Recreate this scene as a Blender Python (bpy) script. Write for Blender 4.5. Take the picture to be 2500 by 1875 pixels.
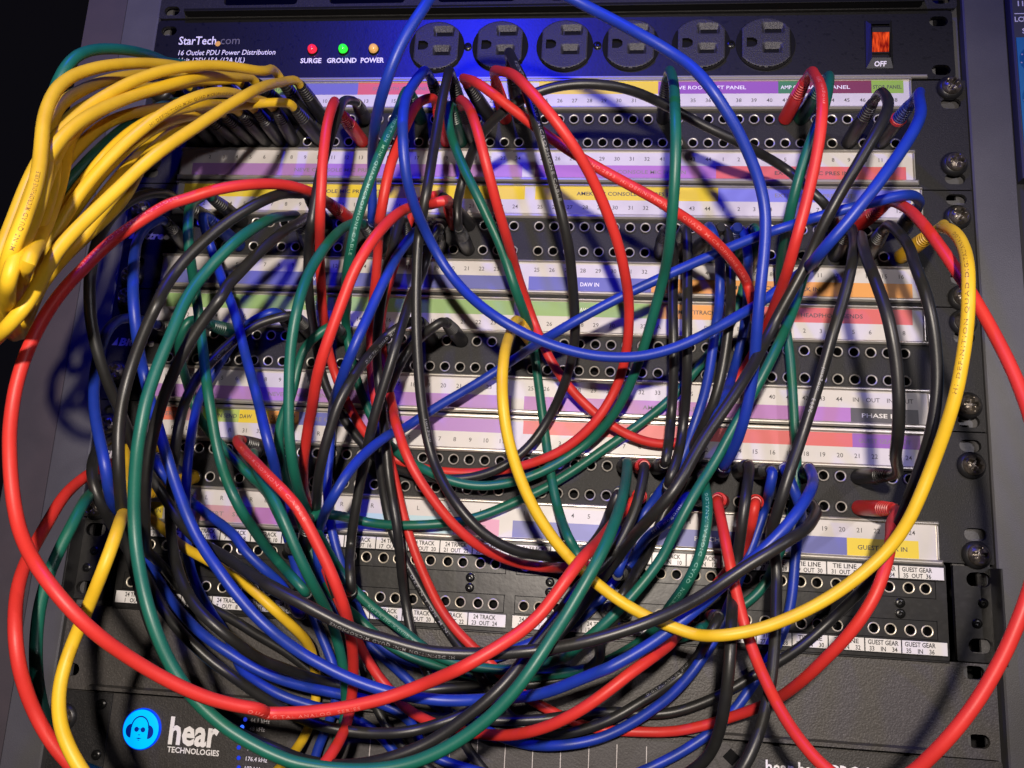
import bpy, bmesh, math, random
from mathutils import Vector, Matrix

for o in list(bpy.data.objects): bpy.data.objects.remove(o, do_unlink=True)
scene = bpy.context.scene
COL = scene.collection
random.seed(7)

# ------------------------------------------------------------------ camera
# panel frame in mm: X to the right, Y down, h out of the rack towards the viewer
def V(X, Y, h=0.0): return Vector((X*0.001, -h*0.001, -Y*0.001))
CAM_R = [[0.993809, -0.054879, 0.096606], [0.033889, 0.97779, 0.206831], [-0.105811, -0.202276, 0.973596]]
CAM_C = [285.31, 275.37, -444.7]
cam = bpy.data.objects.new('camera', bpy.data.cameras.new('camera'))
COL.objects.link(cam)
def pv(v): return Vector((v[0], v[2], -v[1]))            # direction, panel frame -> world
rx, ry, rz = pv(CAM_R[0]), -pv(CAM_R[1]), -pv(CAM_R[2])
M = Matrix(((rx.x, ry.x, rz.x), (rx.y, ry.y, rz.y), (rx.z, ry.z, rz.z))).to_4x4()
M.translation = V(CAM_C[0], CAM_C[1], -CAM_C[2])
cam.matrix_world = M
cam.data.sensor_width = 36.0
cam.data.lens = 2035.51 / 2500.0 * 36.0
cam.data.clip_start = 0.01; cam.data.clip_end = 50.0
scene.camera = cam

# ------------------------------------------------------------------ world, lamps, exposure
world = bpy.data.worlds.new('World'); scene.world = world; world.use_nodes = True
bg = world.node_tree.nodes['Background']
bg.inputs[0].default_value = (0.55, 0.5, 0.75, 1); bg.inputs[1].default_value = 0.006
vs = scene.view_settings
vs.view_transform = 'Standard'; vs.look = 'None'; vs.exposure = 0.0; vs.gamma = 1.0; vs.use_curve_mapping = False
def lamp(name, loc, power, col, size, target=None, spot=None):
    d = bpy.data.lights.new(name, 'SPOT' if spot else 'POINT')
    d.energy = power; d.color = col; d.shadow_soft_size = size
    if spot: d.spot_size = math.radians(spot); d.spot_blend = 0.6
    o = bpy.data.objects.new(name, d); COL.objects.link(o); o.location = loc
    if target is not None: o.rotation_euler = (target - loc).to_track_quat('-Z', 'Y').to_euler()
    return o
lamp('room_lamp', V(285, 185, 690), 22, (1.0, 0.88, 0.76), 0.012, V(150, 205, 0), 76)         # warm studio spot just behind the viewer
lamp('ceiling_lamp', V(810, 30, 720), 5.5, (0.92, 0.86, 0.95), 0.014)                            # second spot, to the right
lamp('blue_lamp', V(140, -300, 430), 8.5, (0.012, 0.018, 1.0), 0.012)                            # blue stage LED above the rack

# ------------------------------------------------------------------ materials
def nodes(name):
    m = bpy.data.materials.new(name); m.use_nodes = True
    return m, m.node_tree.nodes, m.node_tree.links, m.node_tree.nodes['Principled BSDF']
def mat(name, col, rough=0.5, metal=0.0, spec=0.5, bump=None, var=None, coat=0.0, emit=None):
    m, n, l, b = nodes(name)
    b.inputs['Base Color'].default_value = (*col, 1); b.inputs['Roughness'].default_value = rough
    b.inputs['Metallic'].default_value = metal; b.inputs['Specular IOR Level'].default_value = spec
    b.inputs['Coat Weight'].default_value = coat
    if emit: b.inputs['Emission Color'].default_value = (*emit[0], 1); b.inputs['Emission Strength'].default_value = emit[1]
    if bump or var: tc = n.new('ShaderNodeTexCoord')
    if bump:
        t = n.new('ShaderNodeTexNoise'); t.inputs['Scale'].default_value = bump[0]; t.inputs['Detail'].default_value = 3
        l.new(tc.outputs['Object'], t.inputs['Vector'])
        bn = n.new('ShaderNodeBump'); bn.inputs['Strength'].default_value = bump[1]; bn.inputs['Distance'].default_value = bump[2]
        l.new(t.outputs['Fac'], bn.inputs['Height']); l.new(bn.outputs['Normal'], b.inputs['Normal'])
    if var:                                              # (scale, colour 2, low, high): real blotches and wear
        t = n.new('ShaderNodeTexNoise'); t.inputs['Scale'].default_value = var[0]; t.inputs['Detail'].default_value = 5
        l.new(tc.outputs['Object'], t.inputs['Vector'])
        r = n.new('ShaderNodeValToRGB')
        r.color_ramp.elements[0].position = var[2]; r.color_ramp.elements[1].position = var[3]
        r.color_ramp.elements[0].color = (*col, 1); r.color_ramp.elements[1].color = (*var[1], 1)
        l.new(t.outputs['Fac'], r.inputs['Fac']); l.new(r.outputs['Color'], b.inputs['Base Color'])
    return m
MT = {}
MT['panel'] = mat('black_powder_coat', (0.014, 0.0135, 0.0142), 0.58, spec=0.35, bump=(1500, 0.5, 0.0005), var=(1300, (0.038, 0.036, 0.036), 0.52, 0.78))
MT['blank'] = mat('grained_black_paint', (0.055, 0.050, 0.047), 0.5, spec=0.5, bump=(1100, 0.5, 0.0005), var=(1200, (0.11, 0.10, 0.095), 0.52, 0.8))
MT['pdu'] = mat('speckled_black_paint', (0.0055, 0.0052, 0.006), 0.38, spec=1.0, bump=(900, 0.2, 0.0003), var=(330, (0.0005, 0.0005, 0.0007), 0.62, 0.635))
MT['rail'] = mat('grey_cabinet_paint', (0.075, 0.073, 0.077), 0.42, spec=0.6, bump=(1800, 0.3, 0.0004), var=(25, (0.092, 0.09, 0.093), 0.4, 0.7))
MT['trim'] = mat('warm_grey_trim', (0.070, 0.057, 0.058), 0.6, bump=(1400, 0.2, 0.0003), var=(30, (0.055, 0.048, 0.05), 0.4, 0.7))
MT['dark'] = mat('matte_black', (0.006, 0.006, 0.007), 0.8, spec=0.1)
MT['plastic'] = mat('black_moulded_plastic', (0.014, 0.014, 0.015), 0.38, bump=(700, 0.12, 0.0003))
MT['outlet'] = mat('grainy_black_plastic', (0.026, 0.025, 0.028), 0.45, bump=(1300, 0.6, 0.0006))
MT['adc'] = mat('black_satin_plastic', (0.013, 0.0125, 0.012), 0.36, bump=(260, 0.15, 0.0005), var=(350, (0.024, 0.023, 0.022), 0.5, 0.8))
MT['nickel'] = mat('nickel', (0.60, 0.57, 0.53), 0.42, metal=0.55)
MT['nut'] = mat('dark_jack_nut', (0.06, 0.058, 0.06), 0.38, metal=0.4)
MT['brass'] = mat('ring_brass', (0.66, 0.60, 0.50), 0.42, metal=0.55)
MT['alu'] = mat('anodised_aluminium', (0.58, 0.55, 0.50), 0.36, metal=0.7, bump=(500, 0.15, 0.0003))
MT['paper'] = mat('white_paper', (0.60, 0.57, 0.565), 0.42, spec=0.4, var=(60, (0.54, 0.52, 0.515), 0.45, 0.75))
MT['tape'] = mat('white_label_tape', (0.72, 0.70, 0.70), 0.3, spec=0.5)
MT['screw'] = mat('dark_nickel_screw', (0.20, 0.175, 0.15), 0.34, metal=0.75, bump=(420, 0.5, 0.0008), var=(300, (0.05, 0.045, 0.04), 0.45, 0.65))
MT['bscrew'] = mat('black_screw', (0.03, 0.03, 0.03), 0.3, metal=0.8)
MT['ink'] = mat('grey_ink', (0.07, 0.065, 0.065), 0.6)
MT['inkfade'] = mat('faded_ink', (0.22, 0.19, 0.2), 0.6)
MT['inkblack'] = mat('black_ink', (0.012, 0.012, 0.012), 0.5)
MT['white'] = mat('white_print', (0.80, 0.78, 0.80), 0.5)
MT['greyprint'] = mat('grey_print', (0.13, 0.125, 0.14), 0.5)
MT['orange'] = mat('orange_dot', (0.75, 0.42, 0.08), 0.5)
MT['silver'] = mat('silver_print', (0.58, 0.54, 0.55), 0.45, metal=0.2)
MT['red'] = mat('red_cable_jacket', (0.60, 0.032, 0.026), 0.46, spec=0.38, bump=(900, 0.1, 0.0003), var=(90, (0.52, 0.026, 0.022), 0.4, 0.8))
MT['green'] = mat('green_cable_jacket', (0.008, 0.112, 0.075), 0.42, spec=0.45, bump=(900, 0.08, 0.0003), var=(120, (0.006, 0.095, 0.066), 0.4, 0.8))
MT['blue'] = mat('blue_cable_jacket', (0.010, 0.035, 0.33), 0.42, spec=0.45, bump=(900, 0.08, 0.0003), var=(120, (0.008, 0.03, 0.27), 0.4, 0.8))
MT['yellow'] = mat('yellow_cable_jacket', (0.72, 0.46, 0.022), 0.45, spec=0.36, bump=(900, 0.1, 0.0003), var=(90, (0.62, 0.38, 0.016), 0.4, 0.8))
MT['black'] = mat('black_cable_jacket', (0.014, 0.014, 0.0145), 0.40, spec=0.5, bump=(900, 0.08, 0.0003), var=(120, (0.02, 0.02, 0.02), 0.4, 0.8))
MT['redplug'] = mat('red_plug_plastic', (0.50, 0.02, 0.018), 0.4)
MT['greenplug'] = mat('green_plug_plastic', (0.006, 0.055, 0.038), 0.35)
MT['blueplug'] = mat('blue_plug_plastic', (0.008, 0.022, 0.16), 0.35)
MT['yellowplug'] = mat('yellow_plug_plastic', (0.62, 0.36, 0.01), 0.4)
MT['printred'] = mat('pink_jacket_print', (0.72, 0.17, 0.15), 0.5)
MT['printgreen'] = mat('pale_green_jacket_print', (0.20, 0.42, 0.34), 0.5)
MT['printblue'] = mat('pale_blue_jacket_print', (0.55, 0.62, 0.85), 0.5)
MT['printyellow'] = mat('brown_jacket_print', (0.22, 0.11, 0.01), 0.5)
MT['printblack'] = mat('pale_jacket_print', (0.25, 0.25, 0.26), 0.5)
MT['glowred'] = mat('lit_red_rocker', (0.25, 0.008, 0.004), 0.18, emit=((1.0, 0.05, 0.012), 0.5))
def rocker_glow(m):
    n, l = m.node_tree.nodes, m.node_tree.links; b = n['Principled BSDF']
    tc = n.new('ShaderNodeTexCoord'); mp = n.new('ShaderNodeMapping'); mp.inputs['Scale'].default_value = (900, 900, 90)
    t = n.new('ShaderNodeTexNoise'); t.inputs['Scale'].default_value = 1.0; t.inputs['Detail'].default_value = 4
    r = n.new('ShaderNodeValToRGB'); r.color_ramp.elements[0].position = 0.36; r.color_ramp.elements[0].color = (0.05, 0.001, 0.0, 1)
    r.color_ramp.elements[1].position = 0.70; r.color_ramp.elements[1].color = (1.0, 0.12, 0.02, 1)
    l.new(tc.outputs['Object'], mp.inputs['Vector']); l.new(mp.outputs['Vector'], t.inputs['Vector']); l.new(t.outputs['Fac'], r.inputs['Fac']); l.new(r.outputs['Color'], b.inputs['Emission Color'])
    b.inputs['Emission Strength'].default_value = 0.8
rocker_glow(MT['glowred'])
MT['ledred'] = mat('red_indicator', (0.5, 0.02, 0.04), 0.15, emit=((1.0, 0.02, 0.06), 0.75))
MT['ledgreen'] = mat('green_indicator', (0.02, 0.5, 0.04), 0.15, emit=((0.03, 1.0, 0.04), 0.85))
MT['ledamber'] = mat('amber_indicator', (0.6, 0.34, 0.1), 0.15, emit=((1.0, 0.5, 0.14), 0.35))
MT['logolit'] = mat('lit_cyan_lens', (0.0, 0.16, 0.35), 0.25, emit=((0.0, 0.42, 1.0), 1.15))
MT['logodark'] = mat('dark_blue_lens_print', (0.0, 0.01, 0.10), 0.4, emit=((0.0, 0.03, 0.5), 0.35))
MT['logorim'] = mat('blue_lens_rim', (0.0, 0.03, 0.3), 0.2, emit=((0.0, 0.06, 1.0), 0.8))
MT['ledblue'] = mat('blue_indicator', (0.0, 0.05, 0.4), 0.2, emit=((0.03, 0.12, 1.0), 1.6))
MT['ledbluedim'] = mat('dim_blue_indicator', (0.0, 0.03, 0.3), 0.2, emit=((0.03, 0.06, 1.0), 0.5))
MT['teal'] = mat('teal_console_paint', (0.012, 0.17, 0.36), 0.5)
MT['console'] = mat('dark_console_paint', (0.05, 0.05, 0.065), 0.5)
MT['greypanel'] = mat('grey_overlay', (0.055, 0.050, 0.053), 0.5, bump=(1100, 0.3, 0.0004), var=(1000, (0.085, 0.078, 0.08), 0.5, 0.8))
MT['hear'] = mat('dark_grained_faceplate', (0.038, 0.035, 0.034), 0.5, bump=(1100, 0.45, 0.0005), var=(1000, (0.075, 0.069, 0.066), 0.5, 0.8))
BAND = dict(slate=(0.16,0.16,0.42), red=(0.62,0.13,0.13), lblue=(0.42,0.42,0.70), yellow=(0.72,0.55,0.05), purple=(0.27,0.10,0.38), green=(0.06,0.20,0.10),
            maroon=(0.20,0.045,0.09), lime=(0.27,0.45,0.08), lilac=(0.38,0.20,0.50), blue=(0.20,0.21,0.60), navy=(0.13,0.14,0.40), orange=(0.72,0.33,0.09),
            sage=(0.27,0.42,0.17), amber=(0.72,0.40,0.10), mauve=(0.40,0.17,0.45), grey=(0.08,0.075,0.085), coral=(0.74,0.20,0.13), grass=(0.40,0.50,0.12),
            pink=(0.62,0.28,0.45), sky=(0.40,0.58,0.66), rose=(0.50,0.28,0.33))
for k, c in BAND.items(): MT['b_'+k] = mat('printed_'+k, c, 0.42, spec=0.4)

# ------------------------------------------------------------------ mesh helpers (all sizes in mm, panel frame)
class MB:
    def __init__(s): s.v = []; s.f = []; s.mi = []
    def add(s, vs, fs, mi=0):
        b = len(s.v); s.v += vs; s.f += [tuple(i+b for i in f) for f in fs]; s.mi += [mi]*len(fs)
    def box(s, X0, X1, Y0, Y1, h0, h1, mi=0, c=0.0):
        if c > 0:                                        # chamfered front edge
            o = [(X0,Y0,h0),(X1,Y0,h0),(X1,Y1,h0),(X0,Y1,h0),(X0,Y0,h1-c),(X1,Y0,h1-c),(X1,Y1,h1-c),(X0,Y1,h1-c),
                 (X0+c,Y0+c,h1),(X1-c,Y0+c,h1),(X1-c,Y1-c,h1),(X0+c,Y1-c,h1)]
            f = [(0,1,2,3)] + [(a, (a+1) % 4, 4+(a+1) % 4, 4+a) for a in range(4)] + [(4+a, 4+(a+1) % 4, 8+(a+1) % 4, 8+a) for a in range(4)] + [(8,9,10,11)]
            s.add(o, f, mi); return s
        o = [(X0,Y0,h0),(X1,Y0,h0),(X1,Y1,h0),(X0,Y1,h0),(X0,Y0,h1),(X1,Y0,h1),(X1,Y1,h1),(X0,Y1,h1)]
        s.add(o, [(0,1,2,3),(4,5,6,7),(0,1,5,4),(1,2,6,5),(2,3,7,6),(3,0,4,7)], mi); return s
    def lathe(s, prof, n=20, c=(0,0), mis=None, a0=0.0):
        vs = []
        for r, h in prof:
            for k in range(n):
                a = a0 + 2*math.pi*k/n; vs.append((c[0]+r*math.cos(a), c[1]+r*math.sin(a), h))
        for j in range(len(prof)-1):
            s.add([], [], 0)
            b = len(s.v)
        base = len(s.v); s.v += vs
        for j in range(len(prof)-1):
            for k in range(n):
                s.f.append((base+j*n+k, base+j*n+(k+1) % n, base+(j+1)*n+(k+1) % n, base+(j+1)*n+k)); s.mi.append(mis[j] if mis else 0)
        return s
    def disc(s, c, r, h, n=24, mi=0):
        s.add([(c[0]+r*math.cos(2*math.pi*k/n), c[1]+r*math.sin(2*math.pi*k/n), h) for k in range(n)], [tuple(range(n))], mi); return s
    def build(s, name, mats, parent=None, smooth=False, loc=None):
        me = bpy.data.meshes.new(name)
        me.from_pydata([V(*p) for p in s.v], [], s.f)
        if not isinstance(mats, (list, tuple)): mats = [mats]
        for m in mats: me.materials.append(MT[m])
        if len(mats) > 1: me.polygons.foreach_set('material_index', s.mi)
        bm = bmesh.new(); bm.from_mesh(me); bmesh.ops.recalc_face_normals(bm, faces=bm.faces); bm.to_mesh(me); bm.free()
        if smooth:
            me.polygons.foreach_set('use_smooth', [True]*len(me.polygons)); me.set_sharp_from_angle(angle=math.radians(40))
        return link(name, me, parent, loc)
def link(name, me, parent=None, loc=None):
    o = bpy.data.objects.new(name, me); COL.objects.link(o)
    if loc is not None: o.location = loc
    if parent is not None: o.parent = parent
    return o
def empty(name, label, cat, loc=None, group=None):
    o = bpy.data.objects.new(name, None); COL.objects.link(o); o.empty_display_size = 0.01
    tag(o, label, cat, group); return o
def tag(o, label, cat, group=None):
    o['label'] = label; o['category'] = cat
    if group: o['group'] = group
    return o
def oval(cx, cy, w, hgt, n=8):
    r = hgt/2; out = []
    for k in range(n+1):
        a = -math.pi/2 + math.pi*k/n; out.append((cx+w/2-r+r*math.cos(a), cy+r*math.sin(a)))
    for k in range(n+1):
        a = math.pi/2 + math.pi*k/n; out.append((cx-w/2+r+r*math.cos(a), cy+r*math.sin(a)))
    return out
def circ(cx, cy, r, n=16): return [(cx+r*math.cos(2*math.pi*k/n), cy+r*math.sin(2*math.pi*k/n)) for k in range(n)]
def rrect(X0, X1, Y0, Y1, r, n=4):
    out = []
    for (cx, cy, a0) in ((X1-r, Y1-r, 0), (X0+r, Y1-r, 90), (X0+r, Y0+r, 180), (X1-r, Y0+r, 270)):
        for k in range(n+1):
            a = math.radians(a0+90*k/n); out.append((cx+r*math.cos(a), cy+r*math.sin(a)))
    return out
def plate(name, outer, holes, h0, h1, m, parent=None, bev=0.25):
    """sheet with real holes: front at h1, walls going back to h0, a small bevel on every edge"""
    bm = bmesh.new(); edges = []; loops = []
    for li, lp in enumerate([outer]+holes):
        vs = [bm.verts.new(V(x, y, h1)) for x, y in lp]
        es = [bm.edges.new((vs[i], vs[(i+1) % len(vs)])) for i in range(len(vs))]
        edges += es; loops.append(vs)
    bmesh.ops.triangle_fill(bm, use_beauty=True, edges=edges, normal=(0, -1, 0))
    for vs in loops:
        bk = [bm.verts.new((v.co.x, -h0*0.001, v.co.z)) for v in vs]
        for i in range(len(vs)):
            j = (i+1) % len(vs); bm.faces.new((vs[i], vs[j], bk[j], bk[i]))
    bmesh.ops.recalc_face_normals(bm, faces=bm.faces)
    me = bpy.data.meshes.new(name); bm.to_mesh(me); bm.free(); me.materials.append(MT[m])
    return link(name, me, parent)

# ------------------------------------------------------------------ lettering
_tc = {}
def glyphs(txt, bold=0.0, shear=0.0, space=1.0):
    k = (txt, bold, shear, space)
    if k not in _tc:
        cu = bpy.data.curves.new('t', 'FONT'); cu.body = txt; cu.size = 1.0; cu.resolution_u = 2; cu.offset = bold; cu.shear = shear; cu.space_character = space
        ob = bpy.data.objects.new('t', cu); me = bpy.data.meshes.new_from_object(ob)
        vs = [(v.co.x, v.co.y) for v in me.vertices]; fs = [tuple(p.vertices) for p in me.polygons]
        bpy.data.objects.remove(ob); bpy.data.meshes.remove(me); bpy.data.curves.remove(cu)
        x0 = min((v[0] for v in vs), default=0); x1 = max((v[0] for v in vs), default=0)
        _tc[k] = (vs, fs, x0, x1)
    return _tc[k]
def put(mb, txt, X, Y, size, h, align='c', bold=0.0, wid=None, shear=0.0, mi=0, rot=0.0, sx=1.0):
    """text with its baseline at Y; wid squeezes it to that width"""
    vs, fs, x0, x1 = glyphs(txt, bold, shear)
    w = (x1-x0)*size*sx; k = sx
    if wid: k = wid/((x1-x0)*size); w = wid
    off = {'c': -w/2, 'l': 0, 'r': -w}[align]
    mb.add([(X+off+(a-x0)*size*k, Y-b*size, h) for a, b in vs], fs, mi)

# ------------------------------------------------------------------ shared small parts
def screw_mesh():
    mb = MB(); n = 36; rings = 12; R0 = 5.3
    vs = [(0, 0, 5.9)]; 
    def hh(x, y):
        r = math.hypot(x, y); z = 3.0+3.6*math.sqrt(max(0, 1-(r/R0)**2*0.93))
        d = max(min(abs(x), abs(y))-0.75, r-3.3)            # cross recess
        return z - 2.6*min(1, max(0, (0.35-d)/0.5))
    vs[0] = (0, 0, hh(0, 0))
    for j in range(1, rings+1):
        for k in range(n):
            a = 2*math.pi*k/n+0.4; r = R0*j/rings; x, y = r*math.cos(a), r*math.sin(a)
            c, s = math.cos(0.5), math.sin(0.5); vs.append((x, y, hh(c*x+s*y, -s*x+c*y)))
    fs = [(0, 1+k, 1+(k+1) % n) for k in range(n)]
    for j in range(rings-1):
        for k in range(n): fs.append((1+j*n+k, 1+j*n+(k+1) % n, 1+(j+1)*n+(k+1) % n, 1+(j+1)*n+k))
    e = len(vs); vs += [(x, y, 0.3) for x, y, _ in vs[-n:]]
    for k in range(n): fs.append((e-n+k, e-n+(k+1) % n, e+(k+1) % n, e+k))
    mb.add(vs, fs); o = mb.build('screw', 'screw', None, True); me = o.data; bpy.data.objects.remove(o); return me
SCREW = screw_mesh()
def tmp(mb, mats, smooth=True):
    o = mb.build('t', mats, None, smooth); me = o.data; bpy.data.objects.remove(o); return me
WASHER = tmp(MB().lathe([(3, 0.2), (7.0, 0.2), (7.0, 1.3), (6.4, 2.2), (5.5, 3.0), (5.0, 3.2), (3, 3.2)], 28), ['plastic'])
JACK = tmp(MB().lathe([(3.05, -1.0), (3.45, 0.0), (3.45, 0.35), (3.2, 0.6), (3.0, 0.5), (2.95, 0.65), (2.65, 0.85), (2.35, 0.7), (2.2, 0.3), (2.1, -9.0), (0.02, -9.0)], 20,
           mis=[0, 0, 0, 0, 0, 1, 1, 1, 2, 2]), ['nut', 'nickel', 'dark'])
ADCJACK = tmp(MB().lathe([(2.85, 0.0), (2.9, 0.25), (2.6, 0.4), (2.3, 0.3), (2.2, -0.4), (2.2, -9.0), (0.02, -9.0)], 20, mis=[0, 0, 0, 0, 1, 1]), ['brass', 'dark'])
BSCREW = tmp(MB().lathe([(2.4, 0.05), (2.4, 0.7), (1.9, 1.1), (1.0, 1.2), (0.75, 0.5), (0.02, 0.4)], 16), ['bscrew'])
def at(me, name, parent, X, Y, h=0.0, rot=0.0):
    o = link(name, me, parent, V(X, Y, h))
    if rot: o.rotation_euler = (0, rot, 0)
    return o
def rack_screw(parent, X, Y, rot=0.0, washer=True):
    s = at(SCREW, 'screw', parent, X, Y, 0.0, rot)
    if washer: w = link('washer', WASHER, s)
    return s

# ================================================================== the rack cabinet
U = 44.45
rack = empty('rack_cabinet', 'grey painted metal rack cabinet frame with side rails around the gear', 'rack cabinet')
mb = MB(); mb.box(-25.2, -2.2, -160, 470, -45, -1.5, c=0.8); mb.build('left_rail', 'rail', rack)
mb = MB(); mb.add([(-25.2,-160,-1.9),(-25.2,470,-1.9),(-53,470,-4.0),(-53,-160,-4.0),(-25.2,-160,-60),(-25.2,470,-60),(-53,470,-60),(-53,-160,-60)],
       [(0,1,2,3),(4,5,6,7),(3,2,6,7),(0,3,7,4),(1,2,6,5),(0,1,5,4)]); mb.build('side_trim', 'trim', rack)
mb = MB(); mb.box(484.4, 507.2, -160, 470, -45, -1.2, c=0.8); mb.build('right_rail', 'rail', rack)
for X0, X1 in ((3, 15), (466, 480)):
    holes = []
    for i in range(-3, 10):
        for k in (6.35, 22.2, 38.1): holes.append(rrect(X0+2.6, X1-2.6-1.5, i*U+k-4.2, i*U+k+4.2, 0.4, 1))
    plate('mounting_rail', [(X0-2, -150), (X1+2, -150), (X1+2, 460), (X0-2, 460)], holes, -6, -4, 'rail', rack)
MB().box(-25, 507, -160, 470, -64, -60).build('back_panel', 'dark', rack)

# ================================================================== vented panel at the top
tp = empty('vent_panel', 'dark vented rack panel with long slots above the power strip', 'rack panel')
plate('face', rrect(-0.5, 480.5, -88, -45.0, 2.5), [oval(7.7, -50.4, 10.2, 6.4), oval(472, -51.2, 10.2, 6.4)] + [rrect(41.3+68.5*k, 89+68.5*k, -76, -53.8, 2.5) for k in range(6)], -1.5, 0.6, 'panel', tp)
mb = MB(); mb.add([(16,-49.5,0.6),(463,-49.5,0.6),(460,-47.6,6.5),(19,-47.6,6.5),(460,-45.9,6.5),(19,-45.9,6.5),(460,-45.7,0.6),(19,-45.7,0.6)], [(0,1,2,3),(3,2,4,5),(5,4,6,7)])
mb.build('lip', 'dark', tp)
MB().box(19, 460, -46.0, -45.7, 6.2, 6.8, c=0.1).build('lip_edge', 'plastic', tp)

# ================================================================== power strip
pdu = empty('power_strip', 'black speckled rack power strip with outlets, indicator lamps and a lit switch', 'power strip')
hol = [oval(7.6, -36.4, 10.2, 6.4), oval(7.6, -6.2, 10.2, 6.4), oval(470.0, -36.9, 10.2, 6.4), oval(470.1, -6.1, 10.2, 6.4)]
plate('face', rrect(-0.3, 477.6, -43.6, -0.4, 2.2), hol, -2, 0.4, 'pdu', pdu)
MB().box(20, 462, -2.6, -0.7, 0.35, 2.2, c=0.6).build('bottom_edge', 'alu', pdu)
def outlet_outline(cx, cy, sc=1.0):
    r = 16.0*sc; hw = 13.6*sc; out = []
    for k in range(40):
        a = 2*math.pi*k/40; out.append((cx+max(-hw, min(hw, r*1.05*math.cos(a))), cy+r*math.sin(a)))
    return out
def outlet_mesh():
    """face as a height field: blade slots and the ground hole are pits, each blade slot has a sloped lead-in above it"""
    st = 0.5; nx, ny = 56, 66; idx = {}; mb = MB(); vs = []; fs = []; mi = []
    def depth(x, y):
        d = 0.0
        for (x0, x1, y0, y1, rw) in ((-0.3, 8.5, -9.3, -6.8, 6.6), (-0.3, 7.4, 3.6, 6.1, 5.6)):
            xm = (x0+x1)/2
            if x0 <= x <= x1 and y0 <= y <= y1: return -5.0
            t = (y-(y0-3.6))/3.6                      # lead-in ramp
            if 0 < t <= 1.02: d = min(d, -1.7*t*min(1, max(0, (rw-abs(x-xm))/1.3)))
            if y0 <= y <= y1+0.9: d = min(d, -1.7*min(1, max(0, (y1+0.9-y)/0.9))*min(1, max(0, (rw-0.4-abs(x-xm))/1.0)))
        if -10.8 <= x <= -7.8 and abs(y) <= 2.6: return -5.0
        if x > -7.8 and math.hypot(x+7.8, y) <= 2.6: return -5.0
        return d
    def inside(x, y): return math.hypot(x/1.05, y) <= 16.05 and abs(x) <= 13.7
    for j in range(ny+1):
        for i in range(nx+1):
            x, y = (i-nx/2)*st, (j-ny/2)*st
            if inside(x, y):
                e = min(16.05-math.hypot(x/1.05, y), 13.7-abs(x))
                idx[i, j] = len(vs); vs.append((x, y, 3.0+depth(x, y)-(0.5*max(0, 1-e/0.9)**2)))
    for (i, j) in list(idx):
        q = [(i, j), (i+1, j), (i+1, j+1), (i, j+1)]
        if all(k in idx for k in q): fs.append(tuple(idx[k] for k in q)); mi.append(1 if min(vs[idx[k]][2] for k in q) < -1.5 else 0)  # pits painted matte black to stand in for the shade of deep slots
    mb.add(vs, fs); mb.mi = mi
    o = outlet_outline(0, 0); n = len(o)              # skirt down to the panel
    mb.add([(x, y, 2.5) for x, y in o]+[(x*1.02, y*1.02, 0.4) for x, y in o], [(k, (k+1) % n, n+(k+1) % n, n+k) for k in range(n)])
    return tmp(mb, ['outlet', 'dark'])
def tmp(mb, mats, smooth=True):
    o = mb.build('t', mats, None, smooth); me = o.data; bpy.data.objects.remove(o); return me
OUTM = outlet_mesh(); SURR = tmp(MB().lathe([(0.1, 0.45), (16.9, 0.45), (16.9, 0.9), (16.2, 1.0), (0.1, 1.0)], 36), ['dark'])
def make_outlet(cx, cy):
    o = at(OUTM, 'outlet', pdu, cx, cy); link('surround', SURR, o)
for x in (180, 218.5, 257.2, 296.2, 336.8, 373.5): make_outlet(x, -23.0)
for x in (198.9, 276.5, 353.8): at(BSCREW, 'screw', pdu, x, -23.2, 0.5)
LED = MB().lathe([(0.02, 4.4), (1.2, 4.2), (2.2, 3.5), (2.75, 2.4), (2.9, 0.4)], 20)
for x, m in ((102.7, 'ledred'), (122.1, 'ledgreen'), (141.1, 'ledamber')):
    o = at(tmp(LED, [m]), 'indicator_lamp', pdu, x, -21.9); MB().lathe([(2.9, 0.4), (3.4, 0.4), (3.4, 1.0), (2.95, 1.3)], 20).build('bezel', 'dark', o, True)
mb = MB()
for t, x in (('SURGE', 102.2), ('GROUND', 121.6), ('POWER', 140.8)): put(mb, t, x, -13.2, 4.6, 0.46, bold=0.03, wid={'SURGE': 13.2, 'GROUND': 18.6, 'POWER': 14.6}[t])
put(mb, 'StarTech', 15.2, -26.6, 8.0, 0.46, 'l', bold=0.012, wid=24.5)
put(mb, '16 Outlet PDU Power Distribution', 16.0, -19.2, 5.0, 0.46, 'l', bold=0.008, wid=63, shear=0.15)
put(mb, 'Unit 125V 15A (12A UL)', 16.6, -13.9, 5.0, 0.46, 'l', bold=0.008, wid=43.2, shear=0.15)
mb.build('lettering', 'white', pdu)
mb = MB(); put(mb, 'com', 42.6, -26.6, 8.0, 0.46, 'l', wid=12.4); mb.build('lettering', 'greyprint', pdu)
MB().disc((41.0, -27.0), 1.75, 0.47).build('logo_dot', 'orange', pdu)
sw = MB(); X0, X1, Y0, Y1 = 428.9, 444.3, -37.8, -6.6
o_ = [(X0,Y0,0.4),(X1,Y0,0.4),(X1,Y1,0.4),(X0,Y1,0.4),(X0+.8,Y0+.8,1.4),(X1-.8,Y0+.8,1.4),(X1-.4,Y1-.4,0.9),(X0+.4,Y1-.4,0.9),(432.0,-33.8,3.0),(442.0,-33.8,3.0),(442.0,-12.4,3.0),(432.0,-12.4,3.0)]
sw.add(o_, [(0,1,5,4),(1,2,6,5),(2,3,7,6),(3,0,4,7),(4,5,9,8),(5,6,10,9),(6,7,11,10),(7,4,8,11)])
swo = sw.build('switch', 'plastic', pdu)
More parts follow.
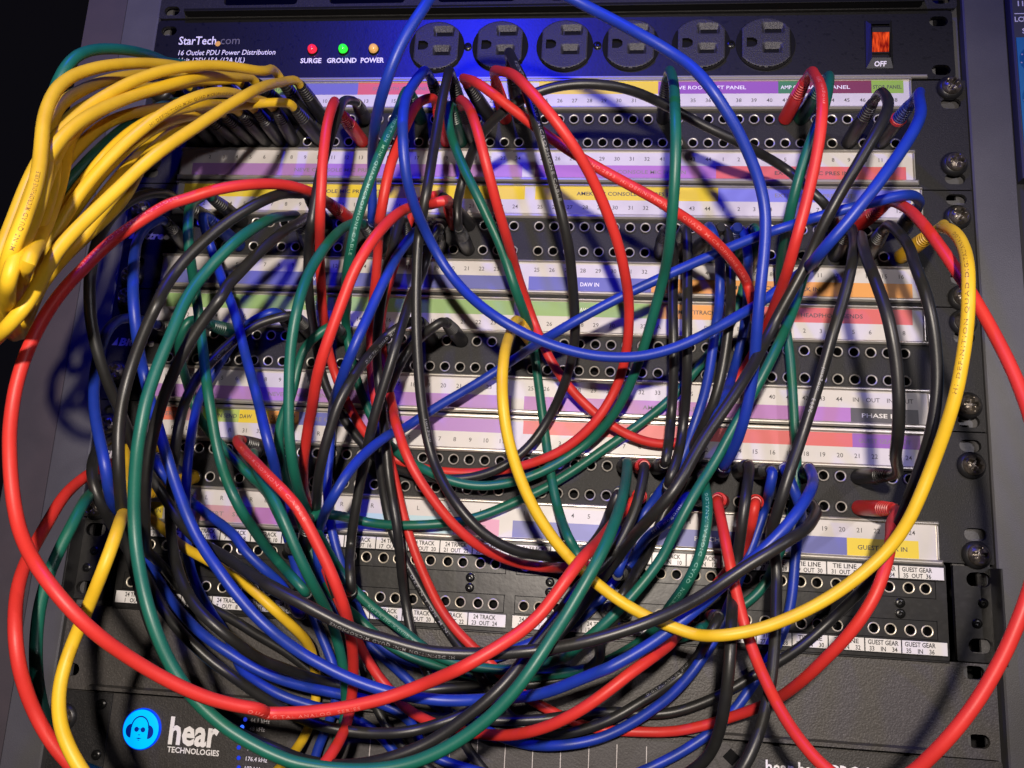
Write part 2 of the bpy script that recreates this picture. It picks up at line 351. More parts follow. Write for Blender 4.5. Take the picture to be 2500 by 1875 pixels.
mb = MB(); mb.add([(432.1,-33.7,1.1),(441.9,-33.7,1.1),(441.9,-30.5,4.6),(432.1,-30.5,4.6),(441.9,-27.8,4.2),(432.1,-27.8,4.2)], [(0,1,2,3),(3,2,4,5)]); mb.build('rocker_top', 'plastic', swo)
mb = MB(); n = 14
for k in range(n):
    xa = 432.4+9.2*k/n; xb = 432.4+9.2*(k+1)/n; xm = (xa+xb)/2
    mb.add([(xa,-27.8,3.9),(xm,-27.8,4.25),(xb,-27.8,3.9),(xa,-16.6,1.9),(xm,-16.6,2.3),(xb,-16.6,1.9)], [(0,1,4,3),(1,2,5,4)])
mb.build('rocker', 'glowred', swo)
mb = MB(); mb.box(432.1, 441.9, -16.5, -15.6, 1.0, 2.4, c=0.2); mb.box(432.1, 441.9, -15.5, -12.7, 1.0, 1.3); mb.build('rocker_base', 'plastic', swo)
mb = MB(); put(mb, 'OFF', 436.7, -8.0, 3.6, 0, bold=0.03, wid=6.6); mb.v = [(x, y, 0.98+(-7.0-y)*0.40) for x, y, h in mb.v]; mb.build('lettering', 'white', swo)

# ================================================================== patchbays
JX = [38.0+8.48*i for i in range(24)] + [247.5+8.53*i for i in range(24)]
def label_strip(pb, lips, rows, top_band, bands, nums, X0, X1, texts, numsize=3.3):
    """lips: top and bottom edges of the holder; rows: (white y0,y1), (band y0,y1)"""
    (a0, a1), (b0, b1) = lips
    h = MB(); h.box(X0-1, X1+1, a1-0.4, b0+0.4, 0.0, 0.55)
    h.box(X0-1.2, X1+1.4, a0, a1, 0.02, 2.4, c=0.7); h.box(X0-1.0, X1+2.6, b0, b1, 0.02, 2.9, c=0.9)
    hold = h.build('label_holder', 'alu', pb)
    MB().box(X0, X1, a1+0.03, b0-0.03, 0.57, 0.95).build('paper', 'paper', hold)
    for (x0, x1, c) in bands: MB().box(x0, x1, rows[1][0], rows[1][1], 0.955, 1.0).build('colour_band', 'b_'+c, hold)
    dark = MB()
    wy = (rows[0][0]+rows[0][1])/2
    for x, t in nums: put(dark, t, x+random.uniform(-.2, .2), wy+1.25, numsize, 1.01, bold=0.004)
    by = (rows[1][0]+rows[1][1])/2
    dark.build('print', 'ink', hold)
    for t, x, wid, st in texts:
        q = MB(); put(q, t, x, by+1.2, 3.2, 1.05, bold=0.012, wid=wid); q.build('print', {'d': 'ink', 'w': 'white', 'f': 'inkfade'}[st], hold)
    # clear end cap of the holder
    MB().box(X1+0.3, X1+1.3, a1+0.2, b0-0.2, 0.5, 1.6, c=0.3).build('end_cap', 'alu', hold)
    return hold
def patchbay(top, hgt, rows, slots, screws, label, logo=None, wl=0.0):
    pb = empty('patchbay', label, 'patchbay', group='black patchbays with paper labels')
    holes = [oval(9.0 if s < 0 else 474.4, y, 10.8, 6.3) for s, y in slots]
    for r in rows: holes += [circ(x, top+r, 3.15, 14) for x in JX]
    plate('face', rrect(0.0, 482.6, top+0.35, top+hgt-0.35, 0.6, 2), holes, -2.2, 0.0, 'panel', pb)
    for r in rows:
        for x in JX: at(JACK, 'jack', pb, x, top+r)
    for k, (s, y) in enumerate(screws): rack_screw(pb, 8.6 if s < 0 else 474.0, y, k*1.1)
    if logo is not None:
        mb = MB(); y = logo
        mb.add([(2.0, y, .06), (5.4, y-5.0, .06), (5.4, y, .06)], [(0,1,2)]); put(mb, 'Bittree', 6.2, y, 6.2, .06, 'l', bold=0.045, wid=21.5, shear=0.2)
        mb.build('logo', 'silver', pb)
    return pb
def N(lst): return [(JX[i], t) for i, t in lst]
def rng(i0, n, start=1): return [(i0+k, str(start+k)) for k in range(n)]
B1 = patchbay(0, 66.675, (24.5, 39.2), [(1,14.5),(1,59.8),(-1,14.5),(-1,59.8)], [(1,5.4),(1,51.5),(-1,5.4),(-1,51.5)], 'uppermost black patchbay, directly below the power strip')
label_strip(B1, ((-0.3,0.5),(16.9,18.9)), ((8.6,16.8),(0.7,8.6)), True,
    [(33,60,'slate'),(60,97,'lime'),(97,133.8,'slate'),(133.8,183.5,'red'),(183.5,207,'lblue'),(209,236,'lblue'),(243.2,312.6,'yellow'),(312.6,380.4,'purple'),(380.4,391.5,'green'),(391.5,431.7,'maroon'),(431.7,449,'lime')],
    N(rng(0,48)), 29, 452, [('ISO BOOTH TWO PANEL',160,34,'f'),('ISO BOOTH',196,15,'f'),('LIVE ROOM RIGHT PANEL',277,36,'d'),('LIVE ROOM LEFT PANEL',342,41,'w'),('AMP C',386.2,9,'w'),('BACK PANEL',408,24,'w'),('STOR PANEL',440.2,15.6,'d'),('DRUM BOOTH PANEL',78,30,'d')])
NEV = [(i, str(i+1)) for i in range(24)]
AMK = [(24+k, str(25+k)) for k in range(8)] + [(32+k, str(41+k)) for k in range(4)]
label_strip(B1, ((43.6,45.2),(61.6,64.4)), ((45.3,53.5),(53.6,61.4)), False, [(36.2,236.1,'lilac'),(243.5,345.8,'mauve'),(345.8,448.4,'red')],
    N(NEV+AMK+rng(36,12)), 29, 452, [('NEVE CONSOLE MIC PRES IN',126,52,'f'),('AMEK 9098 CONSOLE MIC PRES IN',300,58,'f'),('EXTERNAL MIC PRES IN',398,40,'d')])
B2 = patchbay(66.675, 66.675, (24.4, 39.2), [(1,72),(1,117.1),(-1,72.4),(-1,117.1)], [(1,82.7),(1,128.2),(-1,84.2),(-1,126.2)], 'second black patchbay from the top, its band partly yellow', logo=102.3)
label_strip(B2, ((65.9,66.9),(83.7,86.6)), ((75.1,83.5),(67.0,75.0)), True, [(33,238.4,'yellow'),(244.3,347.1,'yellow'),(347.1,450.3,'blue')],
    N(NEV+AMK+rng(36,12)), 29, 455, [('NEVE CONSOLE MIC PRES OUT',127,54,'d'),('AMEK MIC CONSOLE MIC PRES OUT',297,58,'d'),('EXTERNAL MIC PRES OUT',399,42,'f')])
label_strip(B2, ((111.7,113.0),(129.4,131.8)), ((113.1,121.1),(121.2,129.2)), False, [(33,233.3,'navy'),(243.2,311.1,'navy'),(311.1,449,'orange')],
    N(rng(0,32)+rng(32,16)), 27, 453.5, [('DAW IN',120,10.5,'w'),('DAW IN',277.3,10.4,'w'),('MULTITRACK PLAYBACK IN',378,46,'d')])
B3 = patchbay(133.35, 66.675, (26.2, 41.1), [(1,149.7),(1,194.5),(-1,149.7),(-1,194.5)], [(1,141.7),(1,186.3),(-1,139.5),(-1,184.3)], 'third black patchbay from the top, with a green band on its upper label', logo=168.0)
label_strip(B3, ((133.8,135.5),(153.0,155.0)), ((144.1,152.8),(135.7,144.0)), True, [(32.3,235.9,'sage'),(243.7,310.5,'sage'),(310.5,366.9,'orange'),(366.9,448.4,'red')],
    N(rng(0,32)+[(32+k, t) for k, t in enumerate('A B C D A B C D'.split())]+rng(40,8)), 26, 453.5, [('DAW OUT',120,13,'w'),('DAW OUT',277,13,'w'),('MULTITRACK OUT',340,28,'d'),('HEADPHONE SENDS',407,32,'d')])
label_strip(B3, ((178.7,180.5),(197.3,199.8)), ((180.7,189.6),(189.7,197.1)), False, [(32.6,237.2,'lilac'),(244.2,415.4,'mauve'),(415.4,449.3,'grey')],
    N(rng(0,44)+[(44,'IN'),(45,'OUT'),(46,'IN'),(47,'OUT')]), 26, 454, [('NEVE CONSOLE LINE IN',120,40,'f'),('AMEK CONSOLE RECORD',330,44,'f'),('PHASE REV',432,22,'w')])
B4 = patchbay(200.025, 66.675, (25.6, 41.3), [(1,207.1),(1,251.9),(-1,206.4),(-1,251.9)], [(1,217.3),(1,262.0),(-1,215.0),(-1,261.4)], 'lowest black patchbay, with many small coloured bands on its left', logo=233.5)
LR = ['L','R']
label_strip(B4, ((200.6,202.9),(219.1,221.5)), ((210.5,218.9),(203.1,210.4)), True, [(34,49,'coral'),(49,63,'rose'),(63,71.9,'lime'),(71.9,84.5,'grass'),(84.5,101.5,'yellow'),(101.5,119.2,'orange'),(119.2,150,'navy'),(150,237.3,'lilac'),(244.5,415.9,'red'),(415.9,449.5,'purple')],
    N([(i, LR[i % 2]) for i in range(4)]+[(4,'L'),(5,'R'),(6,'31'),(7,'32'),(8,'L'),(9,'R'),(10,'L'),(11,'R'),(12,'L')]+rng(13,11)+rng(24,24)), 25.5, 454.5,
    [('INTERF',41,12,'f'),('PN SEND',77,12.5,'d'),('DAW',88.5,7,'d'),('2 TR OUT',110,14,'d'),('PRE OUT',134,15,'f'),('GROUPS OUT',182,26,'f'),('GUEST GEAR OUT',432,26,'f')])
label_strip(B4, ((246.6,248.3),(265.6,268.0)), ((248.5,256.6),(256.7,265.4)), False, [(34,47.6,'yellow'),(56,100,'rose'),(100,140,'mauve'),(140,186,'sky'),(186,210,'sky'),(210,234.5,'pink'),(241.6,411.8,'navy'),(411.8,446.5,'yellow')],
    N([(i, LR[i % 2]) for i in range(24)]+rng(24,24)), 25, 455, [('DAW IN',41,11,'d'),('INSERT',76,13,'f'),('ST IN',92,9,'f'),('STEREO IN',120,17,'f'),('INSERT B',220,15,'f'),('PATCH IN',345,18,'w'),('GUEST GEAR IN',429,24,'d')])

# ---- the lower plastic patchbay
pa = empty('patchbay', 'low plastic patchbay with taped label tags, between metal side flanges', 'patchbay')
plate('ear', rrect(462.6, 481.2, 267.6, 313.2, 0.5, 1), [oval(474.4, 274, 11.6, 7.2), oval(473.8, 305.6, 11.6, 7.2)], -2, 0.6, 'adc', pa)
plate('ear', rrect(3.0, 20.0, 267.6, 310.8, 0.5, 1), [oval(10.1, 273.4, 11.6, 7.0), oval(9.6, 304.6, 11.6, 7.0)], -2, 0.6, 'adc', pa)
for x0, x1 in ((480.0, 481.2), (2.0, 3.2)): MB().box(x0, x1, 268.2, 313.6, -2, 11.5, c=0.3).build('flange', 'plastic', pa)
for x, y in ((476.0, 285.2), (472.6, 295.0), (11.0, 284.9), (8.2, 294.1)): at(BSCREW, 'screw', pa, x, y, 0.3)
PX = [35.5+17.3*k for k in range(12)] + [249.6+17.37*k for k in range(12)]
ah = []
for y in (279.8, 300.1):
    for x in PX: ah += [circ(x, y, 2.8, 14), circ(x+8.0, y, 2.8, 14)]
plate('body', rrect(26.6, 458.6, 267.5, 313.4, 0.8, 2), ah, -14, 1.6, 'adc', pa)
for xa, xb in ((31, 239.5), (244.8, 453.6)):
    for ya, yb in ((275.9, 284.6), (295.0, 304.2)):
        f = MB(); w = 0.35                                   # recessed outline of each jack strip
        for b in ((xa, xb, ya, ya+w), (xa, xb, yb-w, yb), (xa, xa+w, ya, yb), (xb-w, xb, ya, yb)): f.box(b[0], b[1], b[2], b[3], 1.55, 1.64)
        f.build('strip_outline', 'dark', pa)
for y in (279.8, 300.1):
    for x in PX: at(ADCJACK, 'jack', pa, x, y, 1.6); at(ADCJACK, 'jack', pa, x+8.0, y, 1.6)
for x in (60, 221, 262.7, 436.2):
    for y in (287.3, 292.4): at(BSCREW, 'screw', pa, x, y, 1.5)
def tags(y0, y1, row):
    for half in (0, 1):
        xa, xb = ((28.2, 241.0), (244.0, 457.6))[half]
        hld = MB().box(xa, xb, y0-.5, y1+.5, 1.6, 2.3, c=0.2).build('label_holder', 'plastic', pa)
        for k in range(12):
            i = half*12+k; x = PX[i]+4.0
            w = (17.3 if half == 0 else 17.37)/2-0.28
            l_, r_ = x-w, x+w
            if k == 0: l_ = xa+.2
            if k == 11: r_ = xb-.2
            MB().box(l_, r_, y0, y1, 2.3, 2.62, c=0.1).build('label_tag', 'tape', hld)
        t = MB()
        for k in range(12):
            i = half*12+k; x = PX[i]+4.0
            if half == 0: a, b, c = '24 TRACK', 'OUT', 2*k+1
            elif row == 0: a, b, c = ('24 TRACK', 'IN', 2*k+1) if k < 6 else (('TIE LINE' if k < 10 else 'GUEST GEAR'), 'OUT', 25+2*(k-6))
            else: a, b, c = ('24 TRACK', 'IN', 13+2*k) if k < 6 else (('TIE LINE' if k < 10 else 'GUEST GEAR'), 'IN', 25+2*(k-6))
            put(t, a, x, y0+2.75, 3.1, 2.64, bold=0.02, wid=11.6 if a != 'GUEST GEAR' else 14.4)
            put(t, str(c), x-5.4, y1-.45, 3.0, 2.64, bold=0.02, sx=.85); put(t, b, x, y1-.45, 3.0, 2.64, bold=0.02, sx=.85); put(t, str(c+1), x+5.4, y1-.45, 3.0, 2.64, bold=0.02, sx=.85)
        t.build('print', 'inkblack', hld)
tags(269.2, 275.3, 0); tags(305.0, 311.2, 1)

# ---- blank panel
bp = empty('blank_panel', 'plain dark grained blank rack panel below the low patchbay', 'rack panel')
plate('face', rrect(1.3, 479.9, 313.9, 357.3, 1.2), [oval(7.6, 318.2, 10.2, 6.4), oval(7.6, 347.5, 10.2, 6.4), oval(470.1, 318.2, 10.2, 6.4), oval(470.6, 349.5, 10.2, 6.4)], -2, 0.3, 'blank', bp)
mb = MB(); mb.add([(20.5,354.0,.35),(453,354.0,.35),(451,354.3,6.0),(22.5,354.3,6.0),(451,356.0,6.0),(22.5,356.0,6.0),(451,356.3,.35),(22.5,356.3,.35)], [(0,1,2,3),(3,2,4,5),(5,4,6,7),(0,3,5,7),(1,2,4,6)])
mb.build('lip', 'blank', bp)
MB().box(26.6, 458.6, 313.5, 314.6, 0.3, 1.5, c=0.3).build('ledge', 'adc', bp)

# ---- headphone mixer hub at the bottom
hb = empty('headphone_mixer_hub', 'dark grained rack unit with a lit blue round badge at the bottom', 'rack unit')
plate('face', rrect(2.0, 480.6, 357.9, 402, 1.2), [oval(7.6, 363, 10.2, 6.4)], -2, 0.2, 'hear', hb)
MB().box(2.4, 34.0, 358.1, 402, 0.2, 1.1, c=0.2).build('bracket', 'panel', hb)
for x, y in ((28.9, 363.6), (29.9, 388.6)):
    at(tmp(MB().lathe([(2.6, 0.0), (2.6, 0.9), (2.0, 1.5), (1.15, 1.6), (1.1, 0.5), (0.02, 0.5)], 18), ['bscrew']), 'screw', hb, x, y, 1.1)
rack_screw(hb, 473.0, 371.0, 0.3); rack_screw(hb, 9.0, 371.5, 0.9)
mb = MB(); mb.lathe([(10.3, 0.2), (10.3, 1.4), (9.7, 2.0)], 48, (52.6, 374.3)); badge = mb.build('badge', 'logorim', hb, True)
MB().lathe([(9.75, 1.9), (8.0, 2.3), (4.0, 2.55), (0.02, 2.6)], 48, (52.6, 374.3)).build('lens', 'logolit', badge, True)
mb = MB(); cx, cy = 52.4, 374.0; hz = 2.72
def arc(r0, r1, a0, a1, n=20, ex=1.0, ox=0, oy=0):
    vs = []; fs = []
    for k in range(n+1):
        a = math.radians(a0+(a1-a0)*k/n); vs += [(cx+ox+ex*r0*math.cos(a), cy+oy-r0*math.sin(a), hz), (cx+ox+ex*r1*math.cos(a), cy+oy-r1*math.sin(a), hz)]
        if k: fs.append((2*k-2, 2*k-1, 2*k+1, 2*k))
    mb.add(vs, fs)
arc(5.2, 5.9, 0, 180, 24, 0.85, 0, -0.6)
for s in (-1, 1):
    vs = [(cx+s*4.6, cy-1.6, hz)] + [(cx+s*(4.6+3.0*math.sin(math.radians(180*k/12))), cy+1.2-3.4*math.cos(math.radians(180*k/12)), hz) for k in range(13)] + [(cx+s*4.6, cy+4.6, hz)]
    mb.add(vs, [tuple(range(len(vs)))])
    mb.disc((cx+s*1.75, cy+0.3), 1.25, hz, 14)
mb.box(cx-.6, cx+.6, cy-.15, cy+.15, hz-.02, hz)
mb.add([(cx-.7, cy+2.7, hz), (cx+.7, cy+2.7, hz), (cx, cy+3.3, hz)], [(0,1,2)]); mb.add([(cx-1.7, cy+4.6, hz), (cx, cy+4.3, hz), (cx+1.7, cy+4.6, hz), (cx, cy+5.0, hz)], [(0,1,2,3)])
mb.add([(cx-.8, cy+5.4, hz), (cx+.8, cy+5.4, hz), (cx, cy+5.8, hz)], [(0,1,2)])
mb.build('emblem', 'logodark', badge)
mb = MB(); put(mb, 'hear', 67.4, 380.3, 18.5, 0.26, 'l', bold=0.03, wid=27.0); mb.build('lettering', 'white', hb); mb = MB(); put(mb, 'TECHNOLOGIES', 67.5, 384.6, 3.9, 0.26, 'l', bold=0.02, wid=28.2)
for t, y, s in (('44.1 kHz', 366.9, 2.9), ('48 kHz', 371.0, 2.9), ('88.2 kHz', 375.8, 2.9), ('96 kHz', 380.6, 2.9), ('176.4 kHz', 385.6, 2.9), ('192 kHz', 390.2, 2.9)): put(mb, t, 110.3, y, s, 0.26, 'l', bold=0.01)
mb.build('lettering', 'white', hb); mb = MB(); put(mb, 'hear back PRO hub', 371.2, 371.2, 8.6, 0.26, 'l', bold=0.02, wid=58)
mb.build('lettering', 'white', hb)
for k, (x, y) in enumerate(((107.6, 365.8), (106.4, 369.6), (106.0, 374.4), (105.8, 379.6), (106.4, 384.6), (107, 389.2))):
    at(tmp(MB().lathe([(0.02, 1.0), (0.8, 0.8), (1.1, 0.2)], 12), ['ledblue' if k == 1 else 'ledbluedim']), 'indicator_lamp', hb, x, y)
mb = MB(); vs = [(132, 402), (128, 385), (133, 371), (146, 362.5), (165, 360.8), (330, 360.8), (346, 366), (352, 376), (354, 402)]
mb.add([(x, y, 0.24) for x, y in vs], [tuple(range(len(vs)))]); mb.build('overlay', 'greypanel', hb)
mb = MB()
for x in (174.8, 188.5, 202.2, 215.9, 229.8, 243.9, 257.8, 271.7, 285.6, 299.4, 313.9): mb.box(x-.18, x+.18, 363.5, 402, 0.2, 0.27)
mb.build('divider_lines', 'silver', hb)
mb = MB(); mb.add([(354.6, 361.2, .27), (359.0, 365.0, .27), (355.2, 369.4, .27), (350.6, 365.4, .27)], [(0,1,2,3)]); mb.build('diamond_mark', 'dark', hb)
mb = MB(); mb.add([(345, 360.8, .25), (352, 358.6, .25), (360, 366, .25), (352, 375, .25)], [(0,1,2,3)]); mb.build('overlay', 'greypanel', hb)

# ---- console module at the right edge
cs = empty('mixing_console', 'dark console strip with teal knob section at the right edge', 'console')
MB().box(508.6, 620, -160, 60, -20, 2.5, c=0.8).build('face', 'console', cs)
MB().box(510.0, 600, -24.4, 200, 2.4, 2.9).build('teal_section', 'teal', cs)
MB().box(508.6, 620, 60, 470, -40, -6).build('lower_face', 'console', cs)
mb = MB(); put(mb, '11', 513.8, -44.5, 4.6, 2.56, bold=0.02); put(mb, 'LCRS', 514.4, -34.6, 4.4, 2.56, bold=0.02, wid=8.6); put(mb, 'SS', 515.6, -27.2, 4.4, 2.56, bold=0.02)
mb.box(510.2, 530, -39.9, -39.4, 2.5, 2.56); mb.build('lettering', 'white', cs)
for y in (-10.0, 13.0, 36.5, 59.0):
    k = at(tmp(MB().lathe([(9.5, 2.9), (9.5, 8), (8.6, 14), (6.8, 16), (0.02, 16.2)], 28), ['plastic']), 'knob', cs, 524.0, y)
    d = MB()
    for a in range(-6, 7):
        t = math.radians(90+a*24); x_, y_ = 524+12.2*math.cos(t), y-12.2*math.sin(t)
        d.lathe([(0.02, 2.98), (0.45, 2.97)], 8, (x_, y_))
    d.build('knob_scale', 'white', cs)

# ================================================================== patch cables
RAD = 2.45
def tube(mb, P, R, n=14, mi=0, cap=True):
    """P list of points (X,Y,h), R radius per point"""
    P = [Vector(p) for p in P]; m = len(P); fr = frames(P)
    b = len(mb.v)
    for p, (t, u, w), r in zip(P, fr, R):
        for k in range(n):
            a = 2*math.pi*k/n; q = p+u*(r*math.cos(a))+w*(r*math.sin(a)); mb.v.append((q.x, q.y, q.z))
    for i in range(m-1):
        for k in range(n):
            mb.f.append((b+i*n+k, b+i*n+(k+1) % n, b+(i+1)*n+(k+1) % n, b+(i+1)*n+k)); mb.mi.append(mi)
    if cap:
        mb.f.append(tuple(b+k for k in range(n))); mb.mi.append(mi); mb.f.append(tuple(b+(m-1)*n+k for k in range(n))); mb.mi.append(mi)
def frames(P):
    out = []; m = len(P)
    t0 = (P[1]-P[0]).normalized(); ref = Vector((0.3, 0.2, 1.0))
    u = (ref-t0*ref.dot(t0)).normalized()
    for i in range(m):
        t = (P[min(i+1, m-1)]-P[max(i-1, 0)]).normalized()
        u = (u-t*u.dot(t)).normalized(); out.append((t, u, t.cross(u)))
    return out
def dense(pts, k=3):
    """Catmull-Rom through the stored points"""
    P = [Vector(p) for p in pts]; P = [2*P[0]-P[1]]+P+[2*P[-1]-P[-2]]; out = []
    for i in range(1, len(P)-2):
        a, b, c, d = P[i-1:i+3]
        for j in range(k):
            t = j/k; out.append(0.5*((2*b)+(c-a)*t+(2*a-5*b+4*c-d)*t*t+(3*b-3*c+d-a)*t*t*t))
    out.append(P[-2]); return out
EYE = Vector((CAM_C[0], CAM_C[1], -CAM_C[2]))
def jacket_print(P, col, txt, s0, s1, th0, size, parent):
    """lettering wrapped on the jacket, starting s0 mm along it, th0 degrees round from the side facing the room"""
    vs, fs, x0, x1 = glyphs(txt, 0.006, 0.0, 1.25); flip = s1 < s0
    L = [0.0]
    for a, b in zip(P, P[1:]): L.append(L[-1]+(b-a).length)
    mb = MB(); out = []; j = 0
    for (a, b) in vs:
        s = s0+(s1-s0)*(a-x0)/(x1-x0)
        s = min(max(s, 0.0), L[-1]-0.01)
        lo, hi = 0, len(L)-1
        while hi-lo > 1:
            mid = (lo+hi)//2
            if L[mid] <= s: lo = mid
            else: hi = mid
        f = (s-L[lo])/max(1e-6, L[hi]-L[lo]); c = P[lo].lerp(P[hi], f)
        t = ((P[min(hi+1, len(P)-1)]-P[hi-1]).lerp(P[hi]-P[lo], 0.5)).normalized()
        e = Vector((EYE.x, EYE.y, EYE.z))-c; e = (e-t*e.dot(t)).normalized(); w = t.cross(e)
        ang = math.radians(th0)+((b-0.33)*size/RAD)*(-1 if flip else 1)
        q = c+(e*math.cos(ang)+w*math.sin(ang))*(RAD+0.03); out.append((q.x, q.y, q.z))
    mb.add(out, fs); return mb.build('jacket_print', 'print'+col, parent)
PLUGM = dict(dark='plastic', red='redplug', green='greenplug', blue='blueplug', yellow='yellowplug', blueband='plastic')
def plug(parent, j, b, kind, col):
    """barrel from the jack j to the boot end b: straight barrel, ribbed strain relief, tapering to the jacket"""
    j, b = Vector(j), Vector(b); d = b-j; L = d.length; t = d/L
    m = PLUGM[kind]
    bar = [(0.0, 2.6), (0.02, 3.9), (0.52, 3.95), (0.62, 3.9), (0.66, 3.55)]
    mb = MB(); tube(mb, [j+t*(L*s) for s, r in bar], [r for s, r in bar], 18)
    o = mb.build('plug', m, parent, True)
    rib = [(0.655, 3.3)]; n = 6
    for k in range(n):
        s0 = 0.66+0.30*k/n; r = 3.75-0.75*k/n
        rib += [(s0+0.004, r), (s0+0.028, r), (s0+0.034, r-0.5), (s0+0.046, r-0.5)]
    rib += [(0.965, 2.95), (1.0, 2.85), (1.03, 2.4)]
    mb = MB(); tube(mb, [j+t*(L*s) for s, r in rib], [r for s, r in rib], 18)
    mb.build('strain_relief', 'blueplug' if kind == 'blueband' else m, o, True)
    if kind == 'blueband':
        mb = MB(); tube(mb, [j+t*(L*s) for s in (0.6, 0.605, 0.66, 0.665)], [3.9, 4.15, 4.15, 3.9], 18); mb.build('ring', 'redplug', o, True)
    mb = MB(); tube(mb, [j+t*s for s in (-8.0, 0.1)], [2.0, 2.0], 12); mb.build('tip', 'nickel', o, True)
    return o
GROUPN = dict(red='red patch cables', blue='blue patch cables', green='green patch cables', black='black patch cables', yellow='yellow patch cables')
